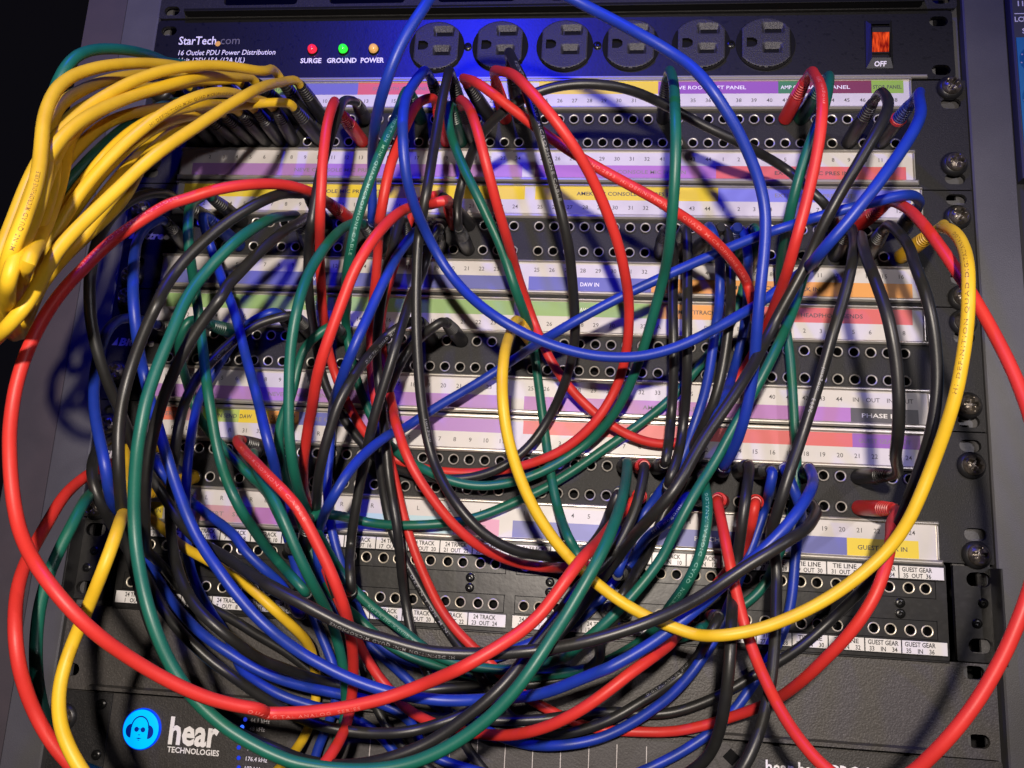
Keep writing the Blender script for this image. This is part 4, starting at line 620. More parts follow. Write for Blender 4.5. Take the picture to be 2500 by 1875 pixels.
('G6','green','1193 1036 330 1206 1040 417 1219 1075 500 1231 1113 580 1243 1150 662 1257 1187 743 1273 1225 824 1286 1266 903 1292 1313 980 1287 1367 1052 1275 1427 1119 1254 1493 1175 1216 1568 1208 1176 1645 1231 1149 1725 1264 1137 1806 1301 1132 1891 1333 1123 1977 1356 1110 2065 1375 1100 2153 1392 1094 2242 1407 1091 2332 1411 1085 2422 1403 1080 2510 1386 1078 2599 1367 1082 2687 1350 1097 2776 1342 1125 2861 1346 1160 2944 1355 1197 3026 1357 1234 3108 1346 1273 3187 1327 1320 3261 1307 1376 3330 1287 1440 3390 1267 1511 3442 1248 1589 3485 1231 1670 3521 1215 1755 3549 1200 1843 3562 1187 1932 3567 1177 2022 3564 1168 2111 3552 1160 2198 3528 1156 2281 3491 1155 2358 3445 1156 2430 3391 1159 2497 3330 1165 2557 3263 1171 2611 3191 1175 2660 3115 1166 2705 3040 1145 2750 2965 1122 2793 2887 1108 2835 2808 1097 2873 2731 1071 2904 2661 1023 2926 2601 959 2943 2549 888 2958 2500 813 2969 2453 737 2978 2410 658 2984 2371 577 2989 2331 496 2993 2288 417 2993 2273 330',[((114.32, 105.88, 0.4), (119.7, 103.4, 36.0), 'dark'), ((298.68, 225.62, 0.4), (299.3, 227.5, 36.0), 'dark')],'large green patch cable curving down the left front and along the bottom edge'),
('G7','green','694 915 330 692 926 415 708 971 490 729 1018 563 751 1063 635 777 1111 706 806 1165 770 835 1231 821 855 1314 843 857 1395 812 844 1453 746 834 1513 682 840 1592 643 854 1677 623 875 1763 619 906 1842 642 941 1913 682 977 1984 722 1009 2063 747 1034 2148 748 1053 2233 733 1073 2318 716 1101 2401 706 1142 2480 711 1187 2556 710 1221 2627 672 1228 2670 596 1233 2712 518 1241 2756 441 1249 2797 363 1277 2847 300 1339 2885 346 1397 2915 404 1459 2969 406 1445 2987 333',[((71.92, 91.07, 0.4), (69.2, 91.5, 36.0), 'dark'), ((130.0, 300.1, 1.6), (145.7, 298.6, 36.0), 'dark')],'green patch cable from a black plug at upper left, passing behind the large green one'),
('G8','green','1561 1059 330 1554 1070 416 1537 1116 492 1529 1166 567 1528 1219 640 1529 1275 711 1526 1337 776 1518 1407 833 1508 1482 883 1503 1559 930 1503 1639 973 1500 1726 997 1491 1815 993 1483 1904 978 1480 1993 960 1481 2081 942 1483 2170 923 1486 2258 903 1492 2343 872 1493 2416 819 1487 2470 747 1475 2508 666 1460 2536 582 1443 2558 496 1425 2576 409 1406 2594 322 1394 2620 237 1418 2681 187 1472 2748 214 1528 2807 253 1587 2869 280 1648 2936 278 1711 2997 258 1780 3052 237 1853 3102 219 1927 3152 203 2001 3203 193 2079 3248 190 2165 3274 196 2254 3287 204 2345 3295 208 2435 3295 207 2524 3283 212 2610 3259 227 2691 3226 250 2743 3197 314 2765 3169 397 2814 3119 453 2876 3060 481 2940 2997 491 3001 2930 491 3059 2861 488 3114 2789 487 3163 2713 492 3200 2632 506 3237 2551 521 3277 2470 527 3320 2391 518 3367 2315 506 3412 2236 504 3453 2155 507 3494 2075 512 3537 1996 518 3579 1916 527 3619 1835 537 3657 1754 538 3695 1673 522 3731 1596 490 3764 1520 455 3793 1438 431 3819 1351 424 3850 1271 401 3881 1223 335',[((156.72, 105.88, 0.4), (156.0, 105.8, 36.0), 'dark'), ((401.04, 105.88, 0.4), (387.1, 123.5, 36.0), 'green')],'green patch cable arching left of centre, then running out to the right'),
('G9','green','1454 1625 331 1451 1647 408 1388 1706 425 1332 1774 413 1313 1862 423 1302 1952 420 1281 2039 407 1249 2122 393 1232 2208 373 1230 2289 334 1225 2352 269 1215 2401 194 1214 2456 122 1233 2528 74 1273 2609 69 1313 2690 70 1352 2772 70 1392 2853 70 1440 2929 74 1500 2983 113 1561 3021 168 1628 3058 215 1702 3106 234 1773 3161 222 1845 3212 203 1925 3253 189 2009 3283 175 2093 3307 153 2177 3329 126 2264 3344 106 2354 3350 100 2443 3345 110 2530 3333 133 2617 3317 149 2705 3304 133 2784 3291 92 2868 3266 71 2949 3227 70 3027 3180 69 3098 3127 84 3148 3075 138 3177 3026 208 3195 2981 284 3209 2944 365 3225 2908 447 3247 2864 523 3278 2800 579 3310 2721 606 3332 2634 616 3346 2546 602 3354 2470 554 3356 2412 486 3355 2358 413 3363 2328 331',[((139.76, 159.55, 0.4), (145.9, 162.8, 36.0), 'dark'), ((341.33, 225.62, 0.4), (335.8, 233.4, 36.0), 'dark')],'green patch cable partly behind its green neighbour, left of centre'),
('G11','green','778 1635 330 769 1643 417 745 1659 499 701 1727 493 666 1776 429 639 1816 355 616 1853 277 598 1890 199 590 1942 129 609 2019 91 650 2097 81 708 2164 80 774 2223 80 840 2282 80 906 2341 79 974 2397 83 1044 2446 106 1104 2481 160 1154 2511 226 1201 2542 295 1248 2576 362 1297 2617 423 1349 2677 458 1378 2742 411 1352 2755 332',[((80.4, 159.55, 0.4), (77.6, 163.8, 36.0), 'green'), ((122.0, 279.8, 1.6), (136.3, 275.2, 36.0), 'dark')],'green patch cable with a dark green plug on the third patchbay at left'),
('G12','green','1096 2305 332 1127 2324 412 1163 2365 484 1206 2402 554 1252 2435 624 1301 2467 693 1354 2505 754 1410 2559 799 1462 2630 816 1504 2709 807 1542 2788 787 1578 2864 755 1603 2931 702 1614 2984 630 1617 3031 553 1624 3085 481 1638 3154 427 1657 3234 389 1669 3314 349 1671 3389 300 1668 3463 249 1666 3548 225 1658 3634 249 1635 3717 276 1597 3797 290 1549 3864 324 1500 3901 389 1458 3911 467 1418 3904 548 1381 3889 628 1343 3869 708 1304 3848 786 1263 3825 863 1218 3799 936 1168 3767 1004 1111 3732 1064 1046 3695 1114 970 3663 1150 891 3628 1174 825 3571 1193 780 3496 1214 750 3413 1234 728 3327 1249 708 3240 1252 686 3154 1239 667 3068 1218 656 2983 1192 655 2897 1165 663 2812 1137 672 2729 1104 664 2657 1051 635 2615 978 598 2592 899 560 2575 820 522 2557 740 486 2538 660 460 2513 577 461 2478 495 488 2444 416 492 2431 330',[((97.36, 225.62, 0.4), (110.6, 230.9, 36.0), 'dark'), ((46.48, 241.32, 0.4), (49.4, 243.3, 36.0), 'green')],'green patch cable dropping under the lettered red cable at lower left, looping off the bottom'),
('K1','black','1456 342 332 1456 368 416 1449 410 495 1459 461 569 1474 517 638 1490 577 702 1502 647 758 1505 728 798 1498 815 820 1490 903 836 1483 992 848 1475 1082 850 1467 1172 844 1456 1259 826 1425 1289 753 1398 1322 675 1383 1391 620 1373 1463 567 1362 1520 498 1346 1559 418 1328 1584 334 1308 1605 248 1291 1637 166 1288 1700 103 1306 1784 80 1339 1868 77 1381 1948 75 1430 2024 72 1486 2094 70 1546 2161 70 1611 2225 70 1682 2280 70 1762 2321 70 1846 2346 87 1929 2364 117 2017 2374 133 2107 2373 132 2196 2361 130 2282 2335 132 2363 2295 134 2435 2241 131 2497 2176 126 2549 2102 125 2593 2025 142 2630 1953 179 2661 1884 229 2686 1815 282 2705 1747 337 2715 1680 396 2717 1615 459 2713 1552 523 2706 1488 587 2698 1425 651 2689 1362 715 2675 1296 774 2655 1224 824 2631 1145 862 2606 1066 896 2580 989 936 2554 911 972 2526 826 983 2499 741 973 2471 657 953 2445 577 922 2419 503 877 2396 436 821 2376 372 761 2357 309 700 2339 246 637 2323 187 572 2308 136 499 2299 105 415 2303 123 332',[((139.76, 24.5, 0.4), (146.1, 35.0, 36.0), 'dark'), ((233.04, 24.5, 0.4), (230.1, 11.3, 36.0), 'dark')],'lettered black patch cable making a broad loop inside the red centre loop'),
('K2','black','1987 209 330 1988 207 418 1997 242 500 2008 294 574 2017 359 635 2021 435 682 2019 519 714 2016 607 736 2014 695 756 2014 781 780 2015 866 811 2018 949 846 2020 1034 877 2015 1122 888 1998 1203 855 1975 1242 782 1963 1278 746 1959 1367 730 1959 1456 714 1960 1544 696 1963 1632 678 1968 1721 660 1975 1809 641 1983 1896 622 1993 1984 603 2006 2071 583 2022 2157 563 2044 2244 548 2075 2328 547 2117 2406 564 2166 2477 587 2223 2546 601 2286 2611 596 2354 2666 578 2429 2706 548 2504 2730 506 2577 2740 454 2646 2742 395 2703 2737 326 2745 2729 247 2784 2715 167 2835 2673 108 2882 2603 119 2901 2561 195 2909 2541 283 2919 2514 368 2945 2447 405 2959 2423 330',[((199.12, 24.5, 0.4), (198.7, 20.5, 36.0), 'dark'), ((298.68, 241.32, 0.4), (295.6, 242.4, 36.0), 'dark')],'black patch cable falling almost vertically left of centre, then curving right under the yellow one'),
('K3','black','2081 1076 330 2081 1060 409 2077 974 427 2083 885 414 2105 802 436 2138 752 503 2175 721 579 2219 693 653 2274 667 720 2338 640 777 2413 609 816 2495 575 832 2581 546 834 2669 529 830 2759 522 822 2848 521 805 2931 519 770 3006 516 719 3079 519 666 3156 535 623 3236 565 595 3318 600 576 3400 634 560 3482 663 535 3560 681 495 3632 690 441 3703 700 386 3778 735 355 3830 803 381 3873 873 417 3936 932 405 3977 938 332',[((207.6, 105.88, 0.4), (208.2, 107.8, 36.0), 'dark'), ((409.57, 91.07, 0.4), (396.7, 94.0, 36.0), 'dark')],'black patch cable arched over the labels of the uppermost patchbay'),
('K5','black','4203 354 330 4206 352 418 4195 381 502 4178 424 579 4160 474 651 4142 526 722 4124 580 792 4106 636 859 4084 694 924 4057 757 981 4023 828 1024 3982 906 1041 3939 984 1036 3897 1062 1022 3855 1139 1004 3816 1216 978 3783 1288 936 3757 1358 887 3728 1435 851 3691 1513 827 3653 1589 799 3616 1666 772 3578 1746 779 3541 1817 818 3505 1883 868 3466 1949 915 3423 2020 948 3376 2094 967 3327 2168 983 3280 2242 1000 3237 2318 1018 3196 2396 1039 3149 2472 1043 3098 2537 1010 3060 2583 945 3035 2614 864 3018 2637 779 3004 2658 693 2991 2680 607 2973 2710 525 2944 2755 453 2903 2815 401 2859 2882 360 2814 2951 325 2764 3023 307 2709 3094 310 2654 3160 333 2597 3221 369 2537 3277 403 2471 3335 424 2403 3391 441 2332 3440 465 2255 3479 489 2174 3509 513 2095 3532 548 2008 3549 560 1919 3559 556 1829 3561 556 1740 3554 564 1653 3538 580 1567 3515 586 1482 3491 570 1400 3464 545 1319 3433 524 1239 3399 502 1159 3359 493 1084 3312 506 1015 3258 524 947 3201 539 880 3142 539 813 3087 517 750 3039 474 691 2998 420 630 2955 370 568 2897 354 554 2842 419 570 2807 500 594 2779 582 618 2751 663 638 2716 744 648 2671 820 645 2613 888 614 2535 908 573 2466 870 535 2413 808 499 2373 736 468 2340 659 446 2307 579 436 2269 498 433 2232 417 424 2228 330',[((418.1, 39.2, 0.4), (420.5, 35.1, 36.0), 'dark'), ((38.0, 225.62, 0.4), (42.8, 222.5, 36.0), 'dark')],'thick looking black patch cable crossing from upper right to the bottom left'),
('K6','black','4072 1051 330 4064 1066 412 4051 1125 478 4034 1182 546 4013 1232 618 3991 1281 690 3966 1334 758 3942 1404 808 3920 1490 820 3896 1577 822 3869 1663 826 3844 1749 821 3823 1835 807 3801 1921 792 3778 2007 776 3754 2092 762 3728 2178 754 3698 2263 760 3668 2347 768 3644 2432 755 3627 2511 716 3618 2579 658 3629 2633 587 3658 2692 528 3664 2779 527 3655 2862 561 3645 2943 599 3633 3026 632 3620 3109 662 3604 3193 690 3582 3275 720 3555 3355 752 3521 3433 781 3480 3511 796 3431 3587 790 3376 3652 764 3315 3707 727 3252 3753 683 3186 3792 636 3118 3826 587 3050 3854 536 2981 3879 482 2914 3899 427 2848 3917 367 2785 3930 305 2721 3939 242 2654 3939 183 2580 3924 134 2503 3894 100 2426 3850 83 2356 3795 81 2294 3730 90 2241 3658 105 2192 3584 115 2145 3508 118 2096 3432 117 2045 3358 120 1999 3281 124 1959 3200 122 1926 3117 113 1901 3031 109 1885 2945 130 1880 2868 176 1879 2796 230 1876 2720 277 1865 2635 305 1844 2548 311 1819 2463 299 1797 2376 292 1783 2287 300 1768 2199 302 1747 2115 281 1721 2036 245 1696 1954 217 1679 1867 217 1675 1784 251 1682 1717 309 1697 1657 375 1715 1592 434 1735 1522 487 1757 1451 538 1773 1366 557 1779 1280 533 1779 1198 496 1779 1116 458 1776 1042 409 1769 1029 330',[((409.57, 105.88, 0.4), (407.0, 105.0, 36.0), 'dark'), ((173.68, 105.88, 0.4), (177.2, 102.6, 36.0), 'dark')],'black patch cable running down the right side and off the bottom edge'),
('K8','black','1266 1051 330 1278 1055 418 1299 1084 500 1320 1124 578 1337 1169 654 1345 1217 730 1345 1266 805 1341 1320 877 1330 1380 942 1309 1448 998 1284 1520 1045 1257 1594 1088 1234 1668 1134 1226 1742 1175 1175 1815 1166 1126 1890 1155 1083 1968 1144 1045 2049 1131 1013 2132 1118 986 2216 1103 965 2302 1087 947 2388 1068 931 2472 1039 913 2550 999 892 2621 947 867 2683 887 839 2736 820 808 2778 747 774 2808 670 738 2826 589 703 2838 507 671 2848 424 644 2863 339 625 2885 254 618 2919 171 637 2973 104 695 3034 75 773 3078 70 856 3111 70 940 3143 70 1022 3180 70 1103 3220 70 1185 3256 70 1267 3294 70 1345 3338 70 1422 3385 70 1500 3431 70 1581 3469 70 1666 3499 70 1752 3524 70 1840 3545 70 1928 3558 83 2012 3558 112 2096 3552 146 2181 3543 171 2270 3538 180 2360 3537 175 2449 3535 164 2539 3529 154 2628 3519 145 2715 3504 133 2802 3488 117 2890 3475 99 2978 3471 85 3068 3472 77 3158 3470 75 3246 3456 78 3331 3428 85 3413 3390 94 3491 3347 105 3566 3299 114 3640 3248 120 3717 3201 120 3793 3153 113 3866 3101 103 3934 3043 98 3998 2980 105 4053 2916 134 4098 2855 182 4133 2797 241 4157 2740 307 4169 2685 377 4173 2634 450 4172 2584 525 4171 2531 598 4175 2469 663 4185 2398 717 4199 2323 764 4215 2243 802 4234 2158 827 4248 2071 844 4255 1983 861 4254 1895 879 4246 1807 898 4233 1720 916 4217 1633 926 4203 1545 915 4195 1463 879 4200 1391 825 4215 1328 763 4223 1263 701 4217 1196 642 4213 1135 576 4220 1087 500 4232 1053 418 4240 1049 330',[((122.8, 105.88, 0.4), (126.9, 105.0, 36.0), 'dark'), ((426.63, 105.88, 0.4), (423.8, 104.8, 36.0), 'dark')],'black patch cable from the left, emerging as the outer black loop at right'),
('K9','black','1249 921 330 1258 928 419 1277 955 503 1299 990 584 1318 1028 664 1332 1064 745 1339 1101 828 1341 1140 909 1335 1185 987 1311 1239 1054 1264 1300 1101 1207 1364 1130 1153 1433 1155 1106 1505 1180 1062 1581 1203 1027 1662 1225 1018 1740 1265 1020 1816 1304 987 1900 1295 956 1984 1281 930 2069 1268 914 2158 1263 912 2248 1268 917 2339 1270 925 2428 1263 929 2516 1241 919 2592 1194 900 2656 1133 885 2719 1070 882 2791 1016 896 2873 980 918 2957 955 939 3039 925 957 3118 885 974 3193 838 995 3266 788 1028 3338 745 1075 3408 712 1135 3471 690 1204 3526 670 1280 3571 651 1361 3607 632 1445 3636 617 1532 3658 628 1614 3667 665 1695 3666 705 1774 3659 747 1854 3645 788 1935 3625 821 2021 3599 837 2105 3567 837 2186 3528 831 2262 3479 829 2333 3423 832 2403 3365 835 2468 3303 831 2526 3236 812 2575 3167 782 2623 3097 749 2672 3031 713 2721 2964 675 2767 2896 638 2819 2834 598 2878 2780 556 2933 2716 523 2977 2639 507 3013 2557 495 3041 2473 476 3061 2389 451 3074 2310 409 3076 2283 330',[((122.8, 91.07, 0.4), (125.1, 92.2, 36.0), 'dark'), ((307.21, 225.62, 0.4), (307.6, 228.6, 36.0), 'red')],'outer black patch cable arching over the left of the second patchbay'),
('K10','black','1248 1586 330 1233 1592 410 1156 1623 442 1082 1667 470 1027 1728 507 981 1797 544 942 1870 581 917 1943 628 910 2014 683 915 2085 740 922 2161 787 923 2249 806 913 2337 792 890 2412 746 857 2462 679 822 2510 611 800 2579 559 814 2666 562 849 2741 598 891 2808 642 938 2871 687 990 2932 729 1047 2990 767 1112 3045 799 1184 3097 814 1254 3151 796 1310 3202 747 1351 3247 680 1385 3283 604 1419 3311 525 1452 3338 446 1479 3364 363 1498 3387 278 1533 3411 199 1610 3432 158 1698 3446 144 1788 3453 142 1878 3449 151 1967 3437 164 2055 3421 169 2143 3409 150 2225 3404 113 2309 3397 80 2398 3386 70 2488 3378 70 2578 3368 70 2667 3350 70 2753 3321 70 2830 3282 87 2870 3243 158 2890 3206 238 2894 3164 318 2892 3109 389 2923 3044 440 2982 2987 413 2997 2983 330',[((122.8, 159.55, 0.4), (125.0, 158.5, 36.0), 'dark'), ((301.71, 300.1, 1.6), (299.5, 298.1, 36.0), 'dark')],'glossy black patch cable arching from the third patchbay at left'),
('K11','black','531 952 330 532 964 418 557 983 503 584 1007 585 603 1036 668 611 1071 750 612 1113 830 611 1163 905 611 1220 974 614 1283 1039 619 1351 1097 627 1425 1148 636 1505 1188 646 1590 1215 656 1679 1229 667 1768 1226 678 1856 1211 693 1941 1186 709 2022 1150 722 2097 1102 734 2166 1046 744 2233 986 746 2294 920 739 2347 848 732 2394 771 738 2448 700 769 2514 649 819 2585 628 880 2650 641 946 2703 671 1018 2750 697 1095 2786 724 1172 2811 764 1245 2835 811 1317 2863 858 1389 2889 904 1463 2913 950 1538 2936 995 1614 2958 1038 1670 2968 1099 1598 2933 1134 1566 2914 1179 1647 2943 1205 1731 2975 1211 1813 3011 1201 1894 3046 1186 1978 3075 1171 2065 3095 1157 2152 3115 1144 2239 3130 1131 2329 3132 1120 2417 3129 1103 2503 3124 1078 2590 3114 1055 2678 3099 1050 2764 3078 1063 2850 3053 1074 2935 3024 1076 3019 2992 1074 3102 2956 1064 3180 2919 1040 3254 2880 1006 3326 2834 978 3398 2782 969 3471 2730 970 3546 2680 970 3620 2631 955 3682 2594 903 3728 2565 831 3765 2535 755 3797 2509 675 3823 2489 591 3842 2470 505 3852 2448 418 3866 2438 331',[((54.96, 91.07, 0.4), (52.9, 95.5, 36.0), 'dark'), ((392.51, 241.32, 0.4), (386.1, 244.0, 36.0), 'dark')],'black patch cable from the far upper left, crossing the whole bottom in front'),
('KD1','black','1912 1592 330 1895 1601 409 1819 1641 420 1755 1698 425 1732 1762 483 1719 1821 549 1705 1883 613 1686 1953 666 1659 2033 696 1629 2117 700 1604 2202 684 1580 2286 663 1557 2366 630 1532 2434 577 1508 2487 508 1485 2529 432 1460 2559 352 1433 2578 268 1404 2589 184 1386 2625 109 1410 2709 100 1449 2781 136 1489 2842 189 1531 2903 240 1567 2980 247 1581 3047 190 1591 3104 121 1616 3174 74 1657 3253 70 1692 3336 70 1725 3419 77 1769 3492 105 1820 3562 128 1876 3632 129 1937 3697 117 2005 3754 102 2080 3803 91 2159 3845 84 2241 3881 80 2327 3909 76 2414 3929 74 2503 3941 73 2593 3945 72 2683 3942 74 2772 3933 82 2857 3916 105 2932 3890 146 2994 3858 202 3046 3822 266 3094 3784 332 3142 3743 396 3192 3700 457 3243 3654 516 3294 3605 572 3338 3550 627 3368 3485 682 3384 3413 733 3393 3337 779 3400 3255 816 3406 3168 839 3413 3079 836 3423 3000 798 3436 2939 733 3450 2891 659 3466 2845 583 3483 2784 521 3493 2699 526 3496 2621 572 3501 2539 606 3513 2451 606 3531 2377 559 3549 2323 490 3565 2276 415 3572 2263 330',[((190.64, 159.55, 0.4), (191.3, 159.1, 36.0), 'dark'), ((358.39, 225.62, 0.4), (357.1, 226.4, 36.0), 'dark')],'lettered black patch cable from a plug on the third patchbay at centre'),
('KD2','black','1971 1076 331 1977 1099 406 1948 1178 408 1920 1248 362 1904 1333 366 1894 1408 413 1886 1478 467 1883 1549 520 1882 1625 568 1877 1704 608 1867 1789 633 1850 1876 634 1827 1960 620 1802 2044 601 1779 2127 578 1755 2205 542 1730 2271 489 1704 2333 430 1684 2406 384 1669 2490 358 1656 2575 336 1641 2657 304 1631 2740 276 1648 2805 328 1673 2857 396 1688 2937 404 1669 2965 332',[((190.64, 105.88, 0.4), (197.6, 107.8, 36.0), 'dark'), ((156.6, 300.1, 1.6), (167.8, 296.2, 36.0), 'dark')],'black patch cable slanting down left of centre, ending at the low plastic patchbay'),
('KD5','black','2051 1592 330 2031 1606 407 1964 1656 401 1907 1684 338 1850 1732 296 1812 1812 307 1774 1877 263 1738 1922 193 1704 1981 138 1689 2067 150 1695 2153 176 1706 2242 179 1715 2328 157 1726 2412 126 1740 2496 99 1761 2582 80 1791 2666 71 1833 2745 70 1880 2822 70 1930 2896 70 1982 2970 71 2037 3041 75 2095 3109 85 2155 3174 102 2216 3235 125 2277 3299 144 2333 3369 149 2387 3440 137 2445 3506 118 2514 3560 102 2598 3591 97 2688 3592 103 2775 3573 113 2859 3544 124 2940 3507 133 3018 3462 133 3094 3414 122 3169 3368 105 3242 3320 83 3309 3263 74 3351 3204 122 3361 3169 204 3362 3142 290 3364 3111 374 3382 3055 439 3422 2985 413 3432 2979 330',[((207.6, 159.55, 0.4), (204.9, 159.2, 36.0), 'dark'), ((344.45, 300.1, 1.6), (343.1, 297.7, 36.0), 'dark')],'thin looking black patch cable behind the others left of centre'),
('K20','black','4120 1094 331 4105 1107 416 4084 1142 496 4062 1182 573 4040 1224 649 4018 1268 723 3998 1315 797 3980 1365 869 3967 1423 936 3962 1489 996 3965 1564 1045 3974 1645 1081 3988 1731 1100 4004 1819 1097 4020 1905 1081 4031 1992 1062 4040 2077 1036 4051 2153 991 4068 2206 921 4089 2235 840 4116 2251 756 4146 2262 673 4179 2272 590 4208 2278 506 4227 2282 418 4222 2278 330',[((418.1, 105.88, 0.4), (411.5, 109.7, 36.0), 'dark'), ((418.1, 225.62, 0.4), (422.6, 227.9, 36.0), 'dark')],'short black patch cable joining second and lowest patchbay at the right'),
('K21','black','3158 1068 330 3164 1088 406 3188 1168 413 3203 1230 353 3207 1302 307 3204 1388 322 3202 1471 351 3203 1558 368 3206 1646 367 3210 1733 352 3213 1816 324 3215 1895 284 3214 1975 248 3208 2060 260 3199 2126 317 3188 2186 381 3175 2260 413 3170 2273 330',[((315.74, 105.88, 0.4), (315.8, 106.9, 36.0), 'dark'), ((315.74, 225.62, 0.4), (317.1, 227.4, 36.0), 'dark')],'left one of two straight vertical black patch cables right of centre'),
('K22','black','3254 1059 330 3257 1081 410 3260 1166 444 3262 1259 452 3261 1350 464 3259 1440 488 3257 1529 512 3256 1621 525 3258 1712 516 3262 1799 486 3266 1877 435 3270 1947 375 3269 2022 321 3261 2112 306 3245 2195 341 3224 2269 392 3196 2351 408 3198 2380 330',[((324.27, 105.88, 0.4), (325.5, 105.9, 36.0), 'dark'), ((324.27, 241.32, 0.4), (319.4, 237.7, 36.0), 'dark')],'right one of two straight vertical black patch cables right of centre'),
('K23','black','3426 1053 331 3472 1056 321 3479 1137 362 3480 1223 391 3478 1311 412 3474 1398 439 3468 1482 474 3457 1548 530 3450 1636 522 3441 1726 510 3428 1815 501 3411 1904 490 3389 1988 464 3364 2060 415 3340 2119 350 3322 2167 275 3311 2211 196 3304 2260 121 3281 2332 74 3240 2413 69 3199 2494 70 3165 2578 70 3133 2663 70 3096 2739 100 3068 2779 175 3048 2806 260 3028 2835 344 2998 2880 416 2956 2951 413 2945 2970 330',[((332.8, 105.88, 0.4), (343.4, 105.2, 36.0), 'dark'), ((292.34, 300.1, 1.6), (294.7, 296.7, 36.0), 'dark')],'black patch cable hanging between two blue ones right of centre'),
('Y1','yellow','441 2307 330 450 2324 416 492 2366 484 537 2412 548 582 2459 612 628 2500 678 674 2539 746 720 2575 815 765 2606 887 810 2630 963 854 2648 1040 898 2664 1117 942 2679 1195 984 2696 1274 1025 2720 1351 1057 2767 1420 1059 2848 1454 1033 2934 1447 996 3012 1420 958 3091 1395 933 3177 1392 928 3266 1410 944 3351 1433 981 3432 1454 1032 3506 1462 1087 3577 1454 1143 3645 1432 1202 3704 1397 1265 3747 1348 1321 3776 1283 1354 3797 1202 1368 3815 1114 1371 3832 1025 1372 3846 936 1375 3856 846 1385 3856 756 1401 3842 667 1416 3819 581 1426 3795 494 1431 3776 406 1432 3760 316 1433 3740 228 1443 3696 150 1463 3619 112 1475 3529 110 1472 3439 119 1459 3351 134 1448 3273 178 1439 3217 249 1420 3170 324 1388 3121 393 1338 3067 444 1270 3011 462 1194 2965 447 1117 2931 414 1037 2897 387 954 2861 380 871 2829 366 793 2802 329 720 2773 283 658 2723 295 636 2682 373 588 2634 428 519 2585 405 522 2549 333',[((46.48, 225.62, 0.4), (43.9, 231.2, 36.0), 'yellow'), ((63.44, 241.32, 0.4), (51.4, 256.0, 36.0), 'yellow')],'yellow patch cable looping off the bottom left corner'),
('Y2','yellow','4475 1056 330 4480 1060 419 4461 1084 504 4432 1115 584 4398 1150 660 4364 1187 735 4333 1224 811 4308 1260 890 4291 1297 971 4280 1342 1048 4271 1399 1118 4259 1463 1181 4242 1530 1240 4224 1604 1288 4212 1690 1308 4208 1780 1300 4202 1869 1283 4192 1957 1265 4180 2044 1244 4167 2127 1211 4155 2205 1167 4140 2283 1123 4118 2364 1091 4090 2447 1068 4059 2528 1041 4021 2603 1009 3969 2673 987 3905 2737 977 3836 2795 973 3763 2848 970 3686 2895 968 3605 2936 969 3522 2971 970 3435 2997 968 3349 3015 950 3273 3021 902 3189 3002 879 3104 2975 864 3023 2941 842 2945 2899 828 2870 2849 834 2800 2794 850 2735 2734 869 2676 2669 889 2623 2598 910 2576 2523 930 2537 2445 951 2504 2363 972 2477 2279 992 2457 2192 1007 2443 2103 1007 2434 2016 985 2429 1938 940 2425 1872 879 2422 1818 807 2419 1771 729 2417 1724 652 2417 1672 578 2419 1623 502 2423 1588 419 2430 1583 330',[((443.69, 105.88, 0.4), (447.9, 105.6, 36.0), 'yellow'), ((247.5, 159.55, 0.4), (242.6, 158.2, 36.0), 'yellow')],'single yellow patch cable sweeping in a big curve from right to centre'),
('YB1','yellow','1124 235 330 1119 245 416 1115 291 493 1120 343 566 1132 393 640 1148 442 714 1163 491 788 1177 542 861 1189 594 933 1199 648 1004 1205 705 1074 1204 766 1140 1194 831 1202 1180 897 1262 1167 964 1320 1155 1031 1379 1142 1099 1437 1127 1166 1494 1111 1235 1550 1088 1307 1599 1058 1382 1638 1024 1460 1669 989 1537 1699 956 1615 1731 930 1693 1767 913 1773 1805 910 1854 1843 915 1935 1882 907 2018 1915 853 2085 1906 783 2114 1859 716 2122 1800 650 2118 1738 586 2104 1676 524 2081 1615 464 2053 1554 407 2018 1495 356 1967 1441 339 1886 1422 380 1817 1458 435 1762 1504 492 1704 1542 538 1628 1549 561 1544 1530 575 1458 1507 586 1373 1480 596 1289 1448 607 1207 1412 621 1128 1372 640 1051 1330 666 979 1282 697 916 1226 720 859 1160 727 807 1087 728 757 1012 743 709 938 781 665 870 822 622 802 854 579 729 881 535 656 916 491 585 966 448 525 1030 411 474 1090 380 414 1105 375 330',[((114.32, 24.5, 0.4), (112.2, 23.4, 36.0), 'dark'), ((114.32, 39.2, 0.4), (110.2, 37.3, 36.0), 'dark')],'yellow patch cable of the left bundle, its plugs rightmost in their rows'),
('YB2','yellow','1005 195 331 997 191 417 1010 226 499 1030 275 572 1044 327 644 1040 375 721 1019 415 799 991 453 876 964 494 951 940 540 1025 915 589 1097 888 640 1166 862 696 1232 837 755 1295 815 818 1356 794 884 1414 772 954 1468 751 1025 1519 738 1099 1569 736 1173 1621 738 1247 1672 741 1324 1719 744 1404 1761 748 1487 1795 755 1572 1826 768 1655 1859 785 1735 1896 802 1816 1933 805 1902 1958 758 1964 1924 697 1983 1860 637 1991 1793 579 1998 1725 522 2007 1655 469 2015 1582 423 2022 1505 409 2009 1422 450 1934 1400 492 1856 1416 544 1791 1451 600 1731 1490 649 1660 1513 682 1576 1514 707 1490 1502 735 1406 1488 770 1324 1472 810 1245 1455 851 1167 1434 886 1091 1401 913 1016 1358 938 945 1309 961 877 1255 983 813 1194 998 754 1127 1006 701 1055 1008 653 979 1004 609 900 995 567 820 984 527 740 971 488 660 961 448 579 958 410 498 976 381 415 993 383 330',[((105.84, 24.5, 0.4), (100.0, 19.0, 36.0), 'dark'), ((97.36, 39.2, 0.4), (99.5, 38.3, 36.0), 'dark')],'yellow patch cable of the left bundle, its plugs second from the right in their rows'),
